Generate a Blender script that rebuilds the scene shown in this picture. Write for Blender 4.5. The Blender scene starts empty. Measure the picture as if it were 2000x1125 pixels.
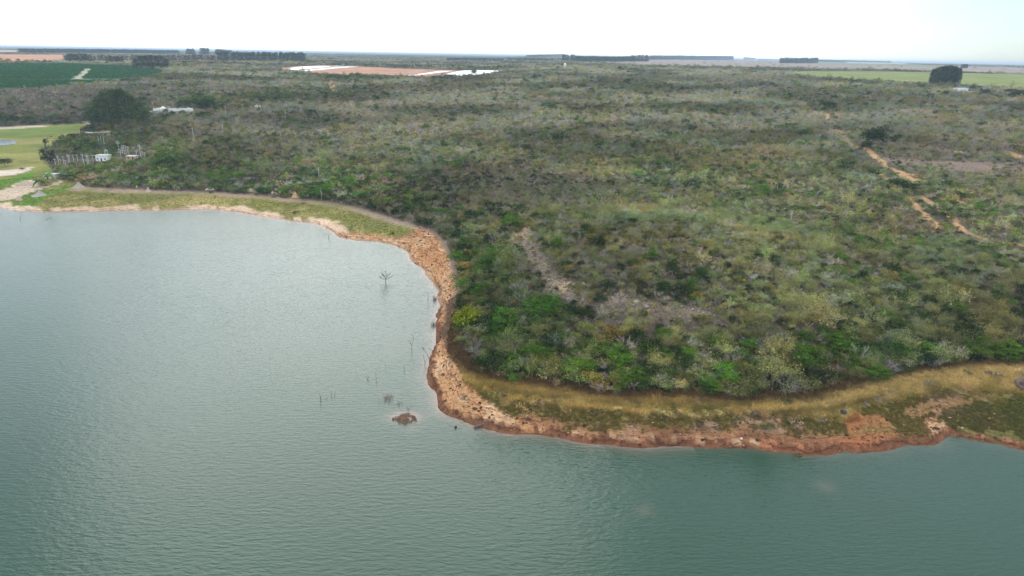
import bpy, math
import numpy as np
from mathutils import Matrix, Vector

rng = np.random.default_rng(7)
SC = bpy.context.scene
COL = SC.collection

# ------------------------------------------------------------------ camera
CAM_Z, PITCH, ROLL, FPX = 80.0, 18.6, 1.0, 1351.0      # focal length in pixels of a 2000 px wide frame
CAM_R = (Matrix.Rotation(math.radians(90 - PITCH), 3, 'X') @ Matrix.Rotation(math.radians(ROLL), 3, 'Z'))
cam_data = bpy.data.cameras.new('camera')
cam_data.sensor_width = 36.0
cam_data.lens = 36.0 * FPX / 2000.0
cam_data.clip_start, cam_data.clip_end = 1.0, 80000.0
cam = bpy.data.objects.new('camera', cam_data)
cam.matrix_world = Matrix.Translation((0, 0, CAM_Z)) @ CAM_R.to_4x4()
COL.objects.link(cam)
SC.camera = cam

# ------------------------------------------------------------------ sky and sun
SUN_EL, SUN_AZ = 33.0, -14.0          # degrees; azimuth measured from +Y towards +X
world = bpy.data.worlds.new('World')
SC.world = world
world.use_nodes = True
wn, wl = world.node_tree.nodes, world.node_tree.links
wn.clear()
w_out = wn.new('ShaderNodeOutputWorld')
w_bg = wn.new('ShaderNodeBackground')
w_bg.inputs['Strength'].default_value = 0.10
w_sky = wn.new('ShaderNodeTexSky')
w_sky.sky_type = 'NISHITA'
w_sky.sun_disc = False
w_sky.sun_elevation = math.radians(SUN_EL)
w_sky.sun_rotation = math.radians(SUN_AZ)
w_sky.air_density, w_sky.dust_density, w_sky.ozone_density = 1.0, 0.9, 1.0
w_tc = wn.new('ShaderNodeTexCoord')
w_map = wn.new('ShaderNodeMapping')
w_map.inputs['Scale'].default_value = (1.0, 1.0, 2.6)
w_map.inputs['Location'].default_value = (-0.5, 1.3, 0.0)
w_noise = wn.new('ShaderNodeTexNoise')
w_noise.inputs['Scale'].default_value = 1.0
w_noise.inputs['Detail'].default_value = 7.0
w_noise.inputs['Roughness'].default_value = 0.52
w_ramp = wn.new('ShaderNodeValToRGB')
w_ramp.color_ramp.elements[0].position = 0.36
w_ramp.color_ramp.elements[0].color = (0.45, 0.45, 0.45, 1)
w_ramp.color_ramp.elements[1].position = 0.56
w_ramp.color_ramp.elements[1].color = (0.97, 0.97, 0.97, 1)
w_cloud = wn.new('ShaderNodeMix')
w_cloud.data_type = 'RGBA'
w_cloud.inputs['B'].default_value = (11.0, 12.1, 12.8, 1)    # bright overcast
wl.new(w_tc.outputs['Generated'], w_map.inputs['Vector'])
wl.new(w_map.outputs['Vector'], w_noise.inputs['Vector'])
wl.new(w_noise.outputs['Fac'], w_ramp.inputs['Fac'])
# the overcast thins out towards one side, where pale blue sky shows through
w_dot = wn.new('ShaderNodeVectorMath')
w_dot.operation = 'DOT_PRODUCT'
w_dot.inputs[1].default_value = (math.sin(math.radians(52)), math.cos(math.radians(52)), 0.0)
w_thin = wn.new('ShaderNodeMapRange')
w_thin.interpolation_type = 'SMOOTHSTEP'
w_thin.inputs['From Min'].default_value, w_thin.inputs['From Max'].default_value = 0.80, 1.0
w_thin.inputs['To Min'].default_value, w_thin.inputs['To Max'].default_value = 1.0, 0.26
w_fac = wn.new('ShaderNodeMath')
w_fac.operation = 'MULTIPLY'
wl.new(w_tc.outputs['Generated'], w_dot.inputs[0])
wl.new(w_dot.outputs['Value'], w_thin.inputs['Value'])
wl.new(w_ramp.outputs['Color'], w_fac.inputs[0])
wl.new(w_thin.outputs['Result'], w_fac.inputs[1])
wl.new(w_fac.outputs['Value'], w_cloud.inputs['Factor'])
w_tint = wn.new('ShaderNodeMix')
w_tint.data_type = 'RGBA'
w_tint.blend_type = 'MULTIPLY'
w_tint.inputs['Factor'].default_value = 1.0
w_tint.inputs['B'].default_value = (0.56, 0.73, 0.90, 1)
wl.new(w_sky.outputs['Color'], w_tint.inputs['A'])
wl.new(w_tint.outputs['Result'], w_cloud.inputs['A'])
wl.new(w_cloud.outputs['Result'], w_bg.inputs['Color'])
wl.new(w_bg.outputs['Background'], w_out.inputs['Surface'])

sun_data = bpy.data.lights.new('sun', 'SUN')
sun_data.energy = 0.62
sun_data.angle = math.radians(40)
sun_data.color = (1.0, 0.95, 0.88)
sun = bpy.data.objects.new('sun', sun_data)
_e, _a = math.radians(SUN_EL), math.radians(SUN_AZ)
sun.rotation_euler = Vector((math.cos(_e) * math.sin(_a), math.cos(_e) * math.cos(_a), math.sin(_e))).to_track_quat('Z', 'Y').to_euler()
COL.objects.link(sun)

SC.view_settings.view_transform = 'Standard'
SC.view_settings.look = 'None'
SC.view_settings.exposure = 0.62
SC.view_settings.gamma = 1.0
SC.view_settings.use_curve_mapping = False
SC.render.engine = 'CYCLES'
SC.cycles.use_denoising = True
SC.cycles.denoiser = 'OPENIMAGEDENOISE'
SC.cycles.denoising_input_passes = 'RGB_ALBEDO_NORMAL'
SC.cycles.denoising_prefilter = 'ACCURATE'
SC.cycles.max_bounces = 5
SC.cycles.diffuse_bounces = 1
SC.cycles.glossy_bounces = 2
SC.cycles.transmission_bounces = 2
SC.cycles.volume_bounces = 0
SC.cycles.caustics_reflective = False
SC.cycles.caustics_refractive = False

# ------------------------------------------------------------------ helpers: numbers
def sstep(a, b, x):
    t = np.clip((x - a) / (b - a), 0, 1)
    return t * t * (3 - 2 * t)

def _hash(ix, iy, s):
    h = (ix.astype(np.int64) * 374761393 + iy.astype(np.int64) * 668265263 + s * 1442695041) & 0xffffffff
    h = ((h ^ (h >> 13)) * 1274126177) & 0xffffffff
    return ((h ^ (h >> 16)) & 0xffff) / 65535.0

def vnoise(x, y, s=0):
    ix, iy = np.floor(x), np.floor(y)
    fx, fy = x - ix, y - iy
    fx, fy = fx * fx * (3 - 2 * fx), fy * fy * (3 - 2 * fy)
    a, b = _hash(ix, iy, s), _hash(ix + 1, iy, s)
    c, d = _hash(ix, iy + 1, s), _hash(ix + 1, iy + 1, s)
    return (a * (1 - fx) + b * fx) * (1 - fy) + (c * (1 - fx) + d * fx) * fy

def fbm(x, y, scale, octaves=4, s=0):
    """0..1, features about SCALE metres wide"""
    v, amp, tot = 0.0, 1.0, 0.0
    x, y = np.asarray(x, float) / scale, np.asarray(y, float) / scale
    for k in range(octaves):
        v = v + amp * vnoise(x * 2 ** k + 17.3 * k, y * 2 ** k - 9.1 * k, s + k)
        tot += amp
        amp *= 0.55
    return v / tot

R3 = np.array(CAM_R)
def ray(px, py):
    d = np.stack([(np.asarray(px, float) - 1000) / FPX, -(np.asarray(py, float) - 562.5) / FPX, -np.ones(np.shape(px))], -1)
    return d @ R3.T

def proj(P):
    """world point(s) -> photo pixel and depth"""
    q = (np.asarray(P, float) - np.array([0, 0, CAM_Z])) @ R3
    return 1000 - FPX * q[..., 0] / q[..., 2], 562.5 + FPX * q[..., 1] / q[..., 2], -q[..., 2]

def on_plane(pts, z):
    pts = np.asarray(pts, float)
    d = ray(pts[:, 0], pts[:, 1])
    dz = np.minimum(d[:, 2], -0.002)
    t = (z - CAM_Z) / dz
    return np.stack([d[:, 0] * t, d[:, 1] * t], -1)

def seg_dist(x, y, line):
    """distance from points to a polyline"""
    best = np.full(x.shape, 1e18)
    for (ax, ay), (bx, by) in zip(line[:-1], line[1:]):
        vx, vy = bx - ax, by - ay
        L = vx * vx + vy * vy + 1e-9
        t = np.clip(((x - ax) * vx + (y - ay) * vy) / L, 0, 1)
        best = np.minimum(best, (x - ax - t * vx) ** 2 + (y - ay - t * vy) ** 2)
    return np.sqrt(best)

def inside(x, y, poly):
    r = np.zeros(x.shape, bool)
    n = len(poly)
    for i in range(n):
        ax, ay = poly[i]
        bx, by = poly[(i + 1) % n]
        if ay == by:
            continue
        c = ((ay > y) != (by > y)) & (x < (bx - ax) * (y - ay) / (by - ay) + ax)
        r ^= c
    return r

# ------------------------------------------------------------------ terrain fields on a polar grid round the drone
NAZ, AZ_MAX = 600, math.radians(62)
R0, GROW = 45.0, 1.0088
NR = int(math.log(32000 / R0) / math.log(GROW)) + 1
az1 = np.linspace(-AZ_MAX, AZ_MAX, NAZ)
r1 = R0 * GROW ** np.arange(NR)
RR, AA = np.meshgrid(r1, az1, indexing='ij')
GX, GY = RR * np.sin(AA), RR * np.cos(AA)

SHORE_PX = [(-1500, 392), (-700, 394), (-250, 398), (0, 404), (20, 410), (60, 413), (120, 414), (200, 413), (250, 411), (320, 411), (370, 408), (420, 409), (460, 414),
    (500, 421), (540, 427), (580, 432), (615, 436), (635, 443), (650, 455), (660, 463), (690, 468), (730, 470), (770, 477), (785, 484),
    (797, 493), (803, 507), (820, 520), (835, 537), (848, 552), (857, 570), (856, 585), (858, 600), (855, 625), (853, 645), (850, 665),
    (845, 690), (841, 715), (841, 735), (846, 755), (855, 765), (852, 785), (852, 800), (868, 810), (890, 817), (920, 826), (940, 833),
    (970, 841), (1000, 847), (1040, 849), (1085, 853), (1110, 860), (1140, 867), (1180, 871), (1240, 873), (1300, 871), (1350, 871),
    (1420, 873), (1460, 872), (1490, 875), (1530, 882), (1570, 888), (1620, 888), (1680, 884), (1730, 876), (1765, 866), (1800, 869),
    (1820, 868), (1835, 862), (1850, 853), (1870, 852), (1900, 856), (1940, 864), (1970, 871), (2000, 877), (2200, 905), (2500, 930), (2900, 930)]
TREE_PX = [(178, 248), (150, 263), (112, 277), (97, 288), (92, 310), (100, 330), (108, 348), (150, 360), (200, 364), (300, 368), (420, 372), (500, 378), (580, 385), (640, 390), (700, 402), (760, 420),
    (810, 437), (845, 450), (870, 470), (885, 500), (895, 540), (898, 570), (893, 600), (886, 640), (900, 680), (930, 715), (970, 728),
    (1020, 738), (1080, 748), (1150, 757), (1220, 765), (1300, 766), (1400, 769), (1480, 771), (1560, 769), (1620, 752), (1700, 735),
    (1780, 720), (1850, 712), (1930, 706), (2000, 706), (2200, 715), (2500, 725), (2900, 720)]
shore = on_plane(SHORE_PX, 0.0)
# a finely jagged waterline: resample and perturb the traced one
def resample(line, step, amp, scale, s):
    out = []
    for a, b in zip(line[:-1], line[1:]):
        n = max(1, int(np.hypot(*(b - a)) / step))
        out += [a + (b - a) * k / n for k in range(n)]
    out = np.array(out + [line[-1]])
    out[:, 0] += (fbm(out[:, 0], out[:, 1], scale, 3, s) - 0.5) * amp
    out[:, 1] += (fbm(out[:, 0], out[:, 1], scale, 3, s + 9) - 0.5) * amp
    return out
_mid = (np.abs(shore[:, 0]) < 330)
shore_f = resample(shore, 3.0, 3.0, 7.0, 31)
treel = on_plane(TREE_PX, 5.0)
FARX = 60000.0
shore_poly = np.concatenate([shore, [[FARX, shore[-1, 1]], [FARX, FARX], [-FARX, FARX], [-FARX, shore[0, 1]]]])
shore_poly_f = np.concatenate([shore_f, [[FARX, shore[-1, 1]], [FARX, FARX], [-FARX, FARX], [-FARX, shore[0, 1]]]])
_m = on_plane([(90, 241), (0, 246), (-400, 262)], 5.0)
tree_poly = np.concatenate([treel, [[FARX, treel[-1, 1]], [FARX, FARX], [-FARX, FARX], [-FARX, _m[2, 1]]], _m[::-1]])
tree_line_f = np.concatenate([_m[::-1], treel])

near = RR < 1400
def on_near(fun, default):
    out = np.full(RR.shape, default, float)
    out[near] = fun(GX[near], GY[near])
    return out
D = on_near(lambda x, y: seg_dist(x, y, shore_f) * np.where(inside(x, y, shore_poly_f), 1, -1), 1e4)
T = on_near(lambda x, y: seg_dist(x, y, tree_line_f) * np.where(inside(x, y, tree_poly), 1, -1), 1e4)

ledge_px = [(1000, 440), (1030, 470), (1045, 505), (1065, 535), (1100, 562), (1160, 578), (1240, 588), (1330, 592), (1400, 600)]
ledge = on_plane(ledge_px, 19.0)
hx, hy = on_plane([(1260, 500)], 20.0)[0]
Tp = np.maximum(T, 0)
u = np.where(T < 0, np.clip(np.maximum(D, 0) / (np.maximum(D, 0) + np.maximum(-T, 0) + 1e-6), 0, 1), 1.0)
left = sstep(0, -80, GX)
H = (5.0 - 1.2 * left) * u ** 0.85
H += (8.0 - 3.5 * left) * (1 - np.exp(-Tp / 45)) + np.interp(RR, [0, 280, 420, 600, 1000, 1800, 3500, 7000, 32000], [0, 0, 3.5, 11, 27, 39, 47, 50, 52]) * sstep(0, 120, Tp)
H += 15.0 * np.exp(-((GX - hx) / 95) ** 2 - ((GY - hy) / 75) ** 2) * (1 - np.exp(-Tp / 22))
LD = on_near(lambda x, y: seg_dist(x, y, ledge), 1e4)
H += sstep(9, 0, LD) * 1.2 * (T > 0)
H += (fbm(GX, GY, 70, 4, 3) - 0.5) * 3.0 * sstep(5, 60, Tp) + (fbm(GX, GY, 600, 3, 5) - 0.5) * 5.0 * sstep(500, 1500, RR)
bank = (D > 0) & (T < 4)
H += np.where((D > 0) & (T < 0) & (GX > -20), 0.4 * sstep(0.44, 0.50, u + (fbm(GX, GY, 14, 3, 15) - 0.5) * 0.14) + 0.2 * sstep(0.29, 0.35, u + (fbm(GX, GY, 10, 3, 16) - 0.5) * 0.16), 0)
rough = (fbm(GX, GY, 6, 3, 11) - 0.5) * 0.6 + (fbm(GX, GY, 2.2, 2, 12) - 0.5) * 0.35
H += np.where(bank, rough * sstep(0, 6, D) * (1 - 0.6 * left), 0)
H = np.where(D > 0, H + 0.45 * sstep(0.0, 1.2, D) - 0.02, np.maximum(-3.0, D * 0.25))

def polar_idx(x, y):
    r = np.hypot(x, y)
    fi = np.clip(np.log(np.maximum(r, R0) / R0) / math.log(GROW), 0, NR - 1.001)
    fj = np.clip((np.arctan2(x, y) + AZ_MAX) / (2 * AZ_MAX) * (NAZ - 1), 0, NAZ - 1.001)
    return fi, fj

def sample(F, x, y):
    x, y = np.asarray(x, float), np.asarray(y, float)
    fi, fj = polar_idx(x, y)
    i, j = fi.astype(int), fj.astype(int)
    a, b = fi - i, fj - j
    return (F[i, j] * (1 - b) + F[i, j + 1] * b) * (1 - a) + (F[i + 1, j] * (1 - b) + F[i + 1, j + 1] * b) * a

def ground(pts):
    """photo pixels -> world points where the sight lines meet the terrain"""
    pts = np.atleast_2d(np.asarray(pts, float))
    d = ray(pts[:, 0], pts[:, 1])
    d = d / np.linalg.norm(d, axis=1)[:, None]
    t_in = np.full(len(pts), 30000.0)
    done = np.zeros(len(pts), bool)
    t = 60.0
    while t < 30000:
        P = d * t
        hit = (P[:, 2] + CAM_Z <= np.maximum(sample(H, P[:, 0], P[:, 1]), 0)) & ~done
        t_in[hit] = t
        done |= hit
        t *= 1.006
    lo, hi = t_in / 1.006, t_in.copy()
    for _ in range(18):
        m = (lo + hi) / 2
        P = d * m[:, None]
        below = P[:, 2] + CAM_Z <= np.maximum(sample(H, P[:, 0], P[:, 1]), 0)
        hi = np.where(below, m, hi)
        lo = np.where(below, lo, m)
    P = d * hi[:, None]
    P[:, 2] = np.maximum(sample(H, P[:, 0], P[:, 1]), 0)
    return P

def at(px, py):
    return ground([(px, py)])[0]

# ------------------------------------------------------------------ ground zones (world-space patches with ragged edges)
warp = np.clip(RR * 0.004, 0.6, 9)
WX = GX + (fbm(GX, GY, 9, 3, 41) - 0.5) * 2.6 * warp
WY = GY + (fbm(GX, GY, 9, 3, 47) - 0.5) * 2.6 * warp
def zone(poly_px, ragged=True):
    w = ground(poly_px)[:, :2]
    X, Y = (WX, WY) if ragged else (GX, GY)
    m = (X > w[:, 0].min()) & (X < w[:, 0].max()) & (Y > w[:, 1].min()) & (Y < w[:, 1].max())
    out = np.zeros(RR.shape, bool)
    if m.any():
        out[m] = inside(X[m], Y[m], w)
    return out

def track(line_px, half, ragged=True):
    w = ground(line_px)[:, :2]
    X, Y = (WX, WY) if ragged else (GX, GY)
    m = (X > w[:, 0].min() - 40) & (X < w[:, 0].max() + 40) & (Y > w[:, 1].min() - 40) & (Y < w[:, 1].max() + 40)
    out = np.zeros(RR.shape)
    out[m] = sstep(half * 1.35, half * 0.75, seg_dist(X[m], Y[m], w))
    return out

C = np.zeros(RR.shape + (3,))
def paint(mask, col, amount=1.0):
    global C
    m = (np.asarray(mask, float) * amount)[..., None]
    C = C * (1 - m) + np.asarray(col) * m

n_big, n_mid, n_fine = fbm(GX, GY, 40, 4, 61), fbm(GX, GY, 12, 4, 67), fbm(GX, GY, 4, 3, 71)
C[:] = (0.10, 0.078, 0.056)                                            # litter under the scrub
paint(sstep(0.45, 0.65, n_mid), (0.15, 0.115, 0.085), 0.7)
far_mix = fbm(GX, GY, 900, 4, 81)
paint(sstep(1500, 4000, RR), (0.115, 0.115, 0.075), 0.9)
paint(sstep(2500, 5000, RR) * sstep(0.5, 0.62, far_mix), (0.24, 0.19, 0.145), 0.8)
paint(sstep(2500, 5000, RR) * sstep(0.45, 0.36, far_mix), (0.06, 0.08, 0.045), 0.9)

bankm = (D > -2) & (T < 0)
is_left = sstep(20, -40, GX) * (GY > 215)
# right bank, from the water up: wet red edge, sand, sparse green, straw, litter
uu = u + (n_mid - 0.5) * 0.45 + (n_fine - 0.5) * 0.25
SAND, STRAW, GREEN, RED = (0.52, 0.275, 0.135), (0.45, 0.335, 0.15), (0.155, 0.145, 0.04), (0.34, 0.135, 0.055)
R_b = bankm & (is_left < 0.5)
paint(R_b, (0.36, 0.165, 0.085))
paint(R_b * sstep(0.5, 0.6, n_fine), (0.45, 0.225, 0.11), 0.6)
paint(R_b * sstep(0.47, 0.38, n_mid), (0.22, 0.10, 0.055), 0.8)
paint(R_b * sstep(0.12, 0.28, uu), GREEN, 0.74)
paint(R_b * sstep(0.12, 0.26, uu) * sstep(0.55, 0.68, fbm(GX, GY, 7, 3, 77)), (0.34, 0.20, 0.13), 0.8)
paint(R_b * sstep(0.50, 0.62, uu), STRAW, 0.95)
paint(R_b * sstep(0.50, 0.62, uu) * sstep(0.5, 0.62, fbm(GX, GY, 5, 3, 79)), (0.54, 0.40, 0.19), 0.6)
paint(R_b * sstep(0.62, 0.5, n_fine) * sstep(0.35, 0.5, uu) * sstep(0.75, 0.6, uu), (0.19, 0.16, 0.045), 0.6)
L_b = bankm & (is_left >= 0.5)
paint(L_b, (0.60, 0.42, 0.30))
paint(L_b * sstep(0.10, 0.2, uu), (0.195, 0.185, 0.05))
paint(L_b * sstep(0.5, 0.62, n_mid), (0.33, 0.265, 0.10), 0.85 * sstep(0.15, 0.3, uu))
paint(L_b * sstep(0.70, 0.82, u + (n_mid - 0.5) * 0.2), (0.34, 0.24, 0.17), 0.95 * (0.45 + 0.55 * sstep(0.36, 0.52, fbm(GX, GY, 10, 3, 171))))
# the bare sand of the west flank and headland
flank = zone([(640, 446), (660, 455), (720, 458), (790, 462), (820, 446), (848, 452), (862, 475), (880, 510), (893, 545), (896, 590), (888, 615), (876, 650),
    (876, 690), (900, 720), (905, 745), (940, 775), (975, 800), (1000, 815), (1040, 832), (1090, 850), (1080, 858), (1000, 855), (845, 812), (820, 720), (840, 590), (790, 500), (660, 475)])
paint(flank, SAND)
paint(flank * sstep(0.52, 0.62, n_fine), (0.64, 0.42, 0.26), 0.6)
paint(flank * sstep(0.46, 0.36, n_mid), (0.44, 0.21, 0.09), 0.75)
paint(zone([(905, 700), (960, 730), (1080, 752), (1200, 770), (1350, 775), (1350, 790), (1150, 785), (1020, 765), (950, 750), (915, 725)]), (0.40, 0.27, 0.10), 0.8)
paint(zone([(890, 655), (930, 715), (1000, 740), (980, 758), (940, 745), (905, 705), (880, 680)]), (0.27, 0.20, 0.06), 0.75)
paint(zone([(1640, 815), (1720, 812), (1745, 830), (1760, 850), (1720, 872), (1640, 885), (1560, 886), (1600, 860), (1660, 845)]), (0.35, 0.13, 0.055), 0.8 * sstep(0.3, 0.5, n_mid))
paint(zone([(1440, 872), (1500, 860), (1580, 868), (1640, 878), (1720, 872), (1750, 860), (1760, 872), (1690, 890), (1560, 895), (1490, 885)]), (0.42, 0.17, 0.08), 0.8)
paint(zone([(1770, 790), (1850, 775), (1910, 780), (1900, 790), (1820, 800), (1780, 815), (1760, 805)]), (0.25, 0.135, 0.06), 0.85)
paint(zone([(1840, 800), (1900, 790), (2000, 775), (2150, 800), (2150, 890), (2000, 868), (1930, 855), (1870, 842), (1830, 820)]), (0.135, 0.13, 0.04), 0.92 * (0.6 + 0.4 * sstep(0.28, 0.5, n_mid)))
paint(zone([(1810, 822), (1845, 820), (1848, 832), (1830, 850), (1822, 860), (1812, 840)]), (0.50, 0.31, 0.18), 0.8)
paint(zone([(1650, 855), (1700, 830), (1790, 815), (1815, 835), (1822, 860), (1770, 855), (1730, 850)]), (0.19, 0.155, 0.05), 0.5)
# a foot-worn line of paler straw along the bank
paint(track([(905, 735), (960, 765), (1030, 783), (1100, 790), (1200, 797), (1300, 805), (1420, 803), (1560, 795)], 0.55), (0.56, 0.38, 0.14), 0.8)
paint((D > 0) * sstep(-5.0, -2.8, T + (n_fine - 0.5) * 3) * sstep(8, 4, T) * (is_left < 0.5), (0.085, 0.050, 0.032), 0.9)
for ln, hw, cc in (([(930, 752), (1000, 768), (1100, 779), (1200, 786), (1300, 791), (1420, 790), (1540, 784), (1640, 772)], 0.45, (0.20, 0.15, 0.055)),
                   ([(1000, 790), (1100, 800), (1200, 808), (1300, 815), (1420, 815), (1540, 806), (1640, 796), (1720, 772)], 0.6, (0.16, 0.115, 0.045)),
                   ([(1060, 822), (1180, 832), (1300, 838), (1420, 842), (1520, 846)], 0.5, (0.22, 0.105, 0.05)),
                   ([(1250, 802), (1340, 806), (1430, 803), (1520, 797), (1600, 790)], 0.5, (0.55, 0.40, 0.16)),
                   ([(1120, 845), (1240, 854), (1380, 857), (1480, 862)], 0.4, (0.50, 0.30, 0.18))):
    paint(track(ln, hw) * (fbm(GX, GY, 8, 2, 151) > 0.38), cc, 0.85)
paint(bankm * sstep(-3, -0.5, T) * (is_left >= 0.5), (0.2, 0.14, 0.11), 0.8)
paint((D < 1.5 + (n_fine - 0.5) * 2.4) & (D > -3) & (is_left < 0.5), (0.15, 0.062, 0.034), 0.9)
paint((D < 0.9) & (D > -3) & (is_left >= 0.5), (0.33, 0.20, 0.13), 0.8)
# far left meadow
MEADOW = [(-300, 250), (0, 249), (90, 244), (172, 240), (176, 250), (150, 262), (112, 276), (96, 288), (91, 310), (99, 330), (106, 347), (150, 358), (120, 380), (60, 395), (20, 404), (-300, 402)]
mead = zone(MEADOW)
paint(mead, (0.19, 0.20, 0.045))
paint(mead * sstep(0.56, 0.7, n_mid), (0.13, 0.155, 0.04), 0.7)
paint(mead * sstep(0.5, 0.6, n_big), (0.30, 0.26, 0.085), 0.7)
paint(mead * sstep(0.60, 0.72, fbm(GX, GY, 22, 4, 161)), (0.24, 0.175, 0.10), 0.7)
paint(zone([(-100, 252), (90, 248), (165, 243), (120, 260), (60, 268), (-100, 272)]), (0.15, 0.20, 0.04), 0.9)
paint(zone([(-80, 300), (40, 288), (85, 300), (85, 330), (30, 330), (-80, 332)]), (0.30, 0.27, 0.085), 0.7 * sstep(0.30, 0.55, n_mid))
paint(zone([(-60, 364), (15, 352), (70, 334), (66, 346), (35, 358), (-60, 372)]), (0.11, 0.23, 0.025), 0.95)
paint(zone([(-60, 338), (20, 332), (70, 325), (48, 336), (20, 343), (-60, 350)]), (0.62, 0.50, 0.42), 0.95)
paint(zone([(-60, 385), (20, 366), (36, 356), (68, 351), (74, 364), (100, 358), (122, 350), (112, 359), (76, 371), (40, 386), (-60, 400)]), (0.66, 0.52, 0.40), 0.95)
paint(zone([(-60, 405), (0, 395), (25, 396), (20, 404), (70, 405), (68, 411), (-20, 412)]), (0.64, 0.48, 0.36), 0.9)
paint(zone([(20, 402), (50, 385), (80, 376), (118, 365), (145, 360), (138, 368), (100, 379), (80, 395), (60, 404)]), (0.12, 0.22, 0.03), 0.85)
paint(zone([(-80, 247), (30, 247), (80, 245), (90, 247), (30, 252), (-80, 254)]), (0.50, 0.40, 0.32), 0.9)
paint(zone([(158, 233), (180, 232), (180, 242), (165, 243)]), (0.60, 0.53, 0.46), 0.9)
# farm fields
coffee = zone([(-300, 124), (-60, 124), (130, 124), (250, 130), (318, 136), (320, 142), (280, 152), (235, 158), (180, 164), (120, 169), (50, 173), (-60, 176), (-300, 180)], False)
paint(coffee, (0.035, 0.065, 0.03))
ORANGE = (0.52, 0.26, 0.14)
orange1 = zone([(-300, 106), (0, 106), (128, 107), (128, 119), (40, 122), (-300, 122)], False)
paint(orange1, ORANGE)
paint(orange1 * sstep(0.45, 0.65, fbm(GX, GY, 90, 4, 137)), (0.44, 0.25, 0.16), 0.8)
pale1 = zone([(-300, 97), (37, 98), (37, 104), (-300, 103)], False)
paint(pale1, (0.42, 0.32, 0.26))
strip1 = zone([(180, 113), (330, 113), (520, 114), (520, 121), (330, 124), (180, 121)], False)
paint(strip1, (0.50, 0.28, 0.17), 0.8)
red = zone([(545, 134), (565, 131), (620, 128), (700, 130), (760, 133), (850, 136), (988, 138), (975, 143), (900, 149), (830, 151), (770, 150), (700, 147), (640, 148), (600, 141), (550, 138)], False)
paint(red, (0.46, 0.245, 0.155))
paint(red * sstep(0.45, 0.65, fbm(GX, GY, 60, 4, 131)), (0.40, 0.235, 0.17), 0.7)
green_r = zone([(1530, 143), (1580, 139), (1700, 139), (1900, 143), (2100, 148), (2300, 152), (2300, 190), (2100, 180), (1990, 175), (1900, 170), (1800, 165), (1700, 160), (1600, 153)], False)
paint(green_r, (0.20, 0.23, 0.065))
paint(green_r * sstep(0.45, 0.6, n_big), (0.24, 0.24, 0.08), 0.6)
mauve = zone([(1170, 124), (1300, 116), (1500, 118), (1800, 127), (2100, 136), (2300, 140), (2300, 150), (2000, 145), (1850, 141), (1600, 136), (1400, 131), (1250, 128)], False)
paint(mauve, (0.33, 0.25, 0.21), 0.9)
gstrip = zone([(1590, 122), (1700, 121), (1840, 130), (1840, 133), (1700, 127), (1600, 126)], False)
paint(gstrip, (0.20, 0.23, 0.09), 0.9)
OCHRE = (0.52, 0.30, 0.15)
tracks = np.zeros(RR.shape)
for line, half in [([(1612, 222), (1632, 250), (1650, 268), (1672, 290)], 2.4), ([(1690, 290), (1705, 302), (1720, 316), (1728, 324)], 2.6), ([(1738, 328), (1765, 338), (1800, 345)], 3.4),
                   ([(1760, 340), (1778, 352), (1795, 352)], 4.0), ([(1775, 383), (1790, 405), (1810, 425), (1835, 446)], 1.9), ([(1800, 385), (1830, 402), (1858, 425), (1885, 452)], 1.8),
                   ([(1885, 452), (1905, 460), (1925, 468)], 1.8), ([(1960, 474), (2010, 480)], 1.6), ([(1970, 297), (2000, 310), (2040, 325)], 3.6), ([(1720, 340), (1745, 360), (1752, 372)], 1.6),
                   ([(1940, 420), (2010, 432)], 1.6), ([(1850, 386), (1900, 402), (1940, 410)], 1.3), ([(1835, 292), (1900, 300), (1960, 300)], 1.5)]:
    tracks = np.maximum(tracks, track(line, half * 0.8))
for line, half in [([(650, 154), (648, 164), (651, 178)], 2.4), ([(443, 208), (462, 202), (482, 192)], 2.2), ([(560, 183), (600, 178)], 2.2), ([(278, 153), (300, 148), (320, 142), (319, 138)], 3.6),
                   ([(1180, 124.5), (1260, 127)], 14)]:
    tracks = np.maximum(tracks, track(line, half))
bare_p = zone([(1700, 305), (1790, 312), (1860, 315), (1990, 318), (2000, 330), (1900, 335), (1800, 333), (1740, 322)])
paint(bare_p, (0.27, 0.185, 0.15), 0.85)
paint(tracks, OCHRE)
paths = np.maximum(track([(150, 155.5), (173, 134.5)], 4.5, False), track([(150, 155.5), (235, 155)], 2.6, False))
paint(paths, (0.40, 0.38, 0.27))
road_r = track([(1862, 178), (1900, 179), (1960, 181.5), (2100, 187)], 5.0, False)
paint(road_r, (0.50, 0.47, 0.46))
canal_z = zone([(292, 217), (300, 210), (330, 208), (372, 214), (376, 219), (340, 222), (305, 222)])
paint(canal_z, (0.42, 0.36, 0.32), 0.9)
# rubble ground on the ledge
scree_m = np.exp(-((LD + (n_mid - 0.5) * 7) / 2.1) ** 2) * (T > 6)
paint(scree_m, (0.23, 0.175, 0.125), 0.9)
dirt_a = zone([(1000, 448), (1030, 442), (1048, 455), (1030, 470), (1008, 465)])
dirt_b = zone([(1078, 552), (1100, 545), (1125, 556), (1100, 572), (1080, 566)])
paint(dirt_a, (0.34, 0.21, 0.13), 0.7)
paint(dirt_b, (0.42, 0.29, 0.17), 0.8)

# how densely scrub grows
VEG = sstep(-3.2, -1.0, T - 3.0 * sstep(-2, -10, GX) * (GY > 160) + (n_fine - 0.5) * 2.5)
for m in (coffee, orange1, pale1, red, green_r, mead, gstrip, mauve & (n_mid < 0.72)):
    VEG = VEG * (1 - m)
VEG = VEG * (1 - tracks) * (1 - 0.93 * road_r) * (1 - 0.85 * canal_z) * (1 - 0.74 * np.clip(scree_m * 1.1, 0, 1)) * (1 - 0.62 * bare_p) * (1 - 0.8 * dirt_a) * (1 - 0.9 * dirt_b)
VEG = VEG * (1 - 0.35 * strip1)

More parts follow.
